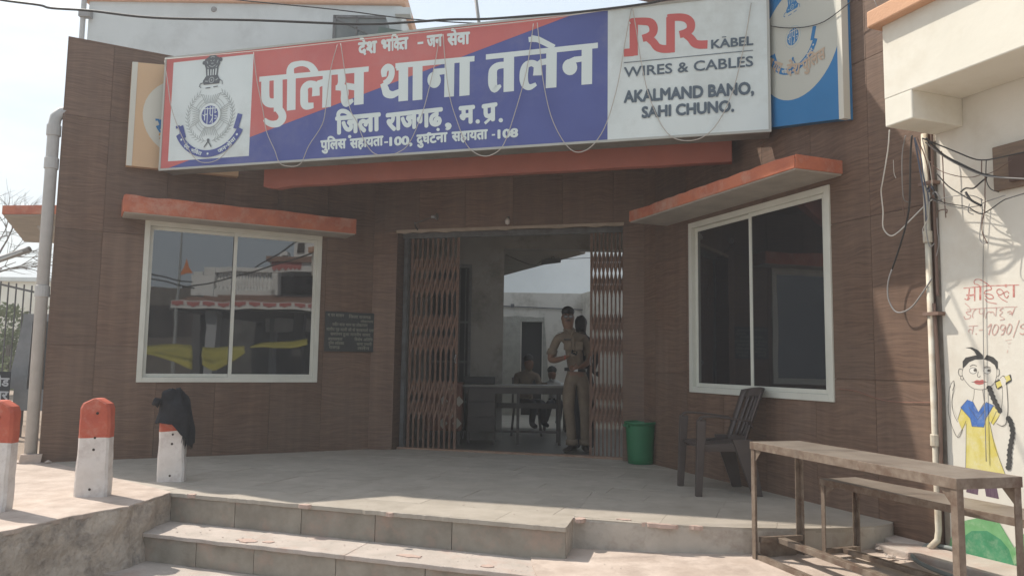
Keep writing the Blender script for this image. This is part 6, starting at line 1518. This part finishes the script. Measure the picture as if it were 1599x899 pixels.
# ================================================================== across the street (seen mirrored in the left window)
nrm_ = Lf.y; mo_ = Lf.o + Lf.y * .008
RFL = M4.Translation(mo_) @ M4(((1 - 2 * nrm_.x ** 2, -2 * nrm_.x * nrm_.y, 0), (-2 * nrm_.x * nrm_.y, 1 - 2 * nrm_.y ** 2, 0), (0, 0, 1))).to_4x4() @ M4.Translation(-mo_)
def vz(x, y, D_): return onpl(220 + x / 3.457, 340 + y / 3.457, (0, D_, 0), V((0, 1, 0)))
def far(mb, nm, m, parent, **k): mb.xf(RFL); return mb.build(nm, m, parent, **k)
TP = thing('temple_pavilion', 'white temple hall with a balustraded roof and red scalloped eave across the street', 'building')
M_tw = mat('temple white', (.70, .71, .70), .85, (.58, .59, .58), 1.5); M_tg = mat('temple grey column', (.33, .35, .37), .85); M_tr = mat('scallop red', (.42, .14, .13), .85); M_tile = mat('roof tile brown', (.20, .12, .09), .9, (.27, .17, .13), 8)
D_ = 24.0
def vbox(m, xa_, xb_, ya, yb, d0, d1, DD=D_):
    a, b = vz(xa_, (ya + yb) / 2, DD), vz(xb_, (ya + yb) / 2, DD); zt_, zb_ = vz((xa_ + xb_) / 2, ya, DD).z, vz((xa_ + xb_) / 2, yb, DD).z
    return m.box(a.x, b.x, DD + d0, DD + d1, zb_, zt_)
g_ = vz(300, 600, D_); zg = -.66
m = MB(); vbox(m, 275, 400, 300, 420, .0, 6); vbox(m, 290, 340, 285, 300, 0, .5); vbox(m, 345, 402, 265, 300, 0, .5); vbox(m, 400, 720, 385, 425, 0, .4); vbox(m, 400, 720, 268, 292, .05, .35); vbox(m, 705, 755, 275, 425, .0, 6)
far(m, 'parapet', M_tw, TP)
for k in range(17):
    c = vz(412 + k * 18, 340, D_); zb_, zt_ = vz(550, 386, D_).z, vz(550, 291, D_).z; h_ = zt_ - zb_
    m = MB().lathe([(.05, 0), (.09, .08 * h_), (.04, .15 * h_), (.10, .35 * h_), (.05, .6 * h_), (.04, .75 * h_), (.08, .9 * h_), (.06, h_)], (c.x, D_ + .2, zb_), 10); far(m, 'baluster', M_tw, TP, smooth=True)
m = MB(); vbox(m, 720, 1100, 200, 290, .3, 6); vbox(m, 745, 782, 180, 240, .0, .4); vbox(m, 820, 1100, 130, 215, .1, .5); far(m, 'upper_block', M_tw, TP)
m = MB(); vbox(m, 758, 785, 200, 232, -.02, .0); vbox(m, 840, 880, 140, 185, .06, .1); vbox(m, 760, 1100, 318, 410, -.05, .28); far(m, 'opening', M_dark, TP)
# roof tiles and eave with scallops
a, b = vz(168, 480, D_ - 1.5), vz(1100, 480, D_ - 1.5); zt_ = vz(450, 450, D_ - 1.5).z; zb_ = vz(450, 492, D_ - 1.5).z; zr = vz(500, 408, D_).z
m = MB(); m.box(a.x, b.x, D_ - 1.55, D_ - 1.45, zb_, zt_); far(m, 'eave_board', M_tw, TP)
xx = a.x; 
while xx < b.x - .4:
    m = MB(); m.add([(xx + .02, D_ - 1.57, zt_ - .02), (xx + .03, D_ - 1.57, zt_ - .12), (xx + .1, D_ - 1.57, zb_ + .1), (xx + .2, D_ - 1.57, zb_ + .05), (xx + .3, D_ - 1.57, zb_ + .1), (xx + .37, D_ - 1.57, zt_ - .12), (xx + .38, D_ - 1.57, zt_ - .02)], [tuple(range(7))]); far(m, 'scallop', M_tr, TP); xx += .44
m = MB().add([(a.x, D_ - 1.5, zt_), (b.x, D_ - 1.5, zt_), (b.x, D_ + .1, zr), (a.x + 1.2, D_ + .1, zr), (a.x, D_ - 1.5, zt_ - .05), (b.x, D_ - 1.5, zt_ - .05), (b.x, D_ + .1, zr - .05), (a.x + 1.2, D_ + .1, zr - .05)], [(0, 1, 2, 3), (7, 6, 5, 4), (0, 4, 5, 1), (1, 5, 6, 2), (2, 6, 7, 3), (3, 7, 4, 0)]); far(m, 'tiled_roof', M_tile, TP)
for k in range(1, 4):
    f_ = k / 4; m = MB().box(a.x + .3 * k, b.x, D_ - 1.5 + 1.6 * f_ - .05, D_ - 1.5 + 1.6 * f_ + .05, zt_ + (zr - zt_) * f_ - .02, zt_ + (zr - zt_) * f_ + .05); far(m, 'tile_course', M_tile, TP)
m = MB(); vbox(m, 760, 1100, 265, 320, -1.2, -1.1); far(m, 'upper_eave', M_tw, TP)
m = MB(); vbox(m, 745, 1100, 238, 268, -1.3, 0); far(m, 'upper_roof', M_tile, TP)
for k in range(6):
    a2 = vz(768 + k * 26, 285, D_); m = MB().add([(a2.x, D_ - 1.22, a2.z + .1), (a2.x + .02, D_ - 1.22, a2.z - .1), (a2.x + .09, D_ - 1.22, a2.z - .17), (a2.x + .16, D_ - 1.22, a2.z - .1), (a2.x + .17, D_ - 1.22, a2.z + .1)], [(0, 1, 2, 3, 4)]); far(m, 'scallop', M_tr, TP)
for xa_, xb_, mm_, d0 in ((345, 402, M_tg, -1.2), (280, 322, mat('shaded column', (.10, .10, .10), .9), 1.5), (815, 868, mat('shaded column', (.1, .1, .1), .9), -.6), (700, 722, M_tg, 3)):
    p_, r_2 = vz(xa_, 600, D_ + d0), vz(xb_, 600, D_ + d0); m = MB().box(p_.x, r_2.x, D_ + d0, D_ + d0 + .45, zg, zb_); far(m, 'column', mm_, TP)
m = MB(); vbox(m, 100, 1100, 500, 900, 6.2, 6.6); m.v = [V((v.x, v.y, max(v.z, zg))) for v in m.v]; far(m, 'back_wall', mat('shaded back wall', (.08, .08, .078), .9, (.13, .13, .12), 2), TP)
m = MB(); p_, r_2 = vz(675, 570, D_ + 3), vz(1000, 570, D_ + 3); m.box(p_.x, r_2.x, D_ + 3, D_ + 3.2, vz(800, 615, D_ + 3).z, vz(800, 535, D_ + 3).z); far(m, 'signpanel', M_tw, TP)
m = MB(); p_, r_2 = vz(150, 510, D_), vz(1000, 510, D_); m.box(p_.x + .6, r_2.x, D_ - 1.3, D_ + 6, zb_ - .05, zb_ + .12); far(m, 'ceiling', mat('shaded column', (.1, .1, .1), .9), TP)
# dark hill of houses behind
fb_ = thing('old_house', 'long dark old house standing behind the temple hall', 'building')
p_, r_2 = vz(-200, 500, 34), vz(320, 500, 34); m = MB().box(p_.x, r_2.x, 34, 40, zg, vz(100, 375, 34).z); far(m, 'wall', mat('sooty brick', (.10, .085, .07), .95, (.14, .12, .10), 3), fb_)
for k in range(5): c = vz(-20 + k * 55, 560, 34); far(MB().box(c.x, c.x + .8, 33.95, 34.0, c.z - .6, c.z + .7), 'window', M_dark, fb_)
# tarpaulins
M_yel = mat('yellow tarpaulin', (.36, .32, .06), .8, (.26, .24, .05), 3)
def tarp(pts_top, pts_bot, DD, label):
    n = 12; m = MB(); T_ = smoothpath([V((x, y, 0)) for x, y in pts_top], 4); B_ = smoothpath([V((x, y, 0)) for x, y in pts_bot], 4)
    for i in range(len(T_)):
        for j in range(5):
            q = T_[i].lerp(B_[i], j / 4); w_ = vz(q.x, q.y, DD - 1.2 * j / 4); w_.y += .1 * NZ.noise(w_ * 1.5); m.v.append(w_)
    for i in range(len(T_) - 1):
        for j in range(4): a = i * 5 + j; m.f.append((a, a + 1, a + 6, a + 5)); m.mi.append(0)
    m.xf(RFL); o_ = m.build('yellow_tarpaulin', M_yel, None, smooth=True); s2 = o_.modifiers.new('thick', 'SOLIDIFY'); s2.thickness = .01
    tag(o_, label, 'tarpaulin', 'yellow tarpaulins over the market stalls')
tarp([(-30, 690), (60, 688), (160, 685), (280, 690)], [(-30, 735), (60, 745), (160, 775), (280, 812)], 21.5, 'larger yellow tarpaulin sagging over a stall left of the grey column')
tarp([(325, 700), (400, 705), (470, 700), (560, 690)], [(325, 790), (400, 822), (470, 790), (560, 730)], 21.3, 'yellow tarpaulin sagging right of the grey column')
tarp([(590, 690), (660, 672), (760, 668), (900, 655)], [(590, 700), (660, 700), (760, 708), (900, 690)], 23, 'narrow yellow tarpaulin behind the stalls')
# stalls below the tarps and a flag pole
rs = random.Random(9)
for k in range(9):
    x = -20 + k * 62; c = vz(x, 800, 21.2); s_ = rs.uniform(.5, .9)
    t = thing('market_stall', f'{["low dark stall piled with goods","dark covered handcart","stall heaped with sacks"][k % 3]} under the yellow tarpaulins, {["first","second","third","fourth","fifth","sixth","seventh","eighth","ninth"][k]} from the old house', 'stall', I, 'market stalls across the street')
    far(MB().box(c.x, c.x + s_, 21.2, 22.0, .0, .08), 'counter', mat('dark wood', (.07, .055, .045), .9), t)
    for a in (0.03, s_ - .07):
        for b in (21.22, 21.92): far(MB().box(c.x + a, c.x + a + .05, b, b + .05, zg, 0), 'leg', mat('dark wood', (.07, .055, .045), .9), t)
    for j in range(3):
        m = MB(); ell(m, (c.x + .15 + .2 * j, 21.6, .18 + rs.uniform(0, .1)), (.14, .16, .13), 8, 6, .02); far(m, 'sack', [M_desk, mat('sacking', (.2, .16, .11), .9), mat('grey sack', (.25, .25, .26), .9)][rs.randrange(3)], t)
fp = thing('flag_pole', 'tall thin flag pole with a saffron flag across the street', 'flag pole')
p_, r_2 = vz(229, 60, 22.5), vz(178, 700, 22.5); far(MB().tube([p_, r_2, V((r_2.x, r_2.y, zg))], [.03, .05, .05], 8), 'pole', mat('grey pole paint', (.3, .32, .32), .6), fp)
F0 = [vz(206, 305, 22.5), vz(235, 262, 22.5), vz(250, 225, 22.5), vz(262, 262, 22.5), vz(285, 292, 22.5), vz(250, 292, 22.5)]
m = MB().add([tuple(p) for p in F0] + [tuple(p + V((0, .02, 0))) for p in F0], [(0, 1, 2, 3, 4, 5), (11, 10, 9, 8, 7, 6)]); far(m, 'flag', mat('saffron cloth', (.6, .2, .06), .8), fp)
def vcable(pts, DD, label):
    m = MB().tube(smoothpath([vz(x, y, DD) for x, y in pts], 4), .02, 5); m.xf(RFL); tag(m.build('street_cable', M_cable), label, 'cable', 'street cables across the road')
vcable([(-40, 280), (60, 300), (200, 335), (280, 345)], 19, 'upper street cable left of the flag pole')
vcable([(-40, 300), (60, 325), (200, 360), (290, 380)], 19, 'lower street cable left of the flag pole')
vcable([(230, 375), (400, 345), (620, 290), (880, 205), (1000, 180)], 19, 'street cable crossing in front of the balustrade')
vcable([(620, 268), (700, 220), (800, 155), (880, 110), (960, 60)], 19, 'steep street cable rising to the upper block')

# ================================================================== haze volume, added to lift the darks like a lens veil
hzb = MB().box(-66, 66, -46, 66, -2.2, 10.5)
hzo = hzb.build('haze', bpy.data.materials.new('haze air')); tag(hzo, kind='stuff')
hm = hzo.data.materials[0]; hm.use_nodes = True; hn = hm.node_tree
for n_ in list(hn.nodes):
    if n_.type == 'BSDF_PRINCIPLED': hn.nodes.remove(n_)
pv = hn.nodes.new('ShaderNodeVolumePrincipled'); pv.inputs['Density'].default_value = .0048; pv.inputs['Color'].default_value = (.93, .94, .95, 1); pv.inputs['Anisotropy'].default_value = .2
hn.links.new(pv.outputs[0], [n_ for n_ in hn.nodes if n_.type == 'OUTPUT_MATERIAL'][0].inputs['Volume'])
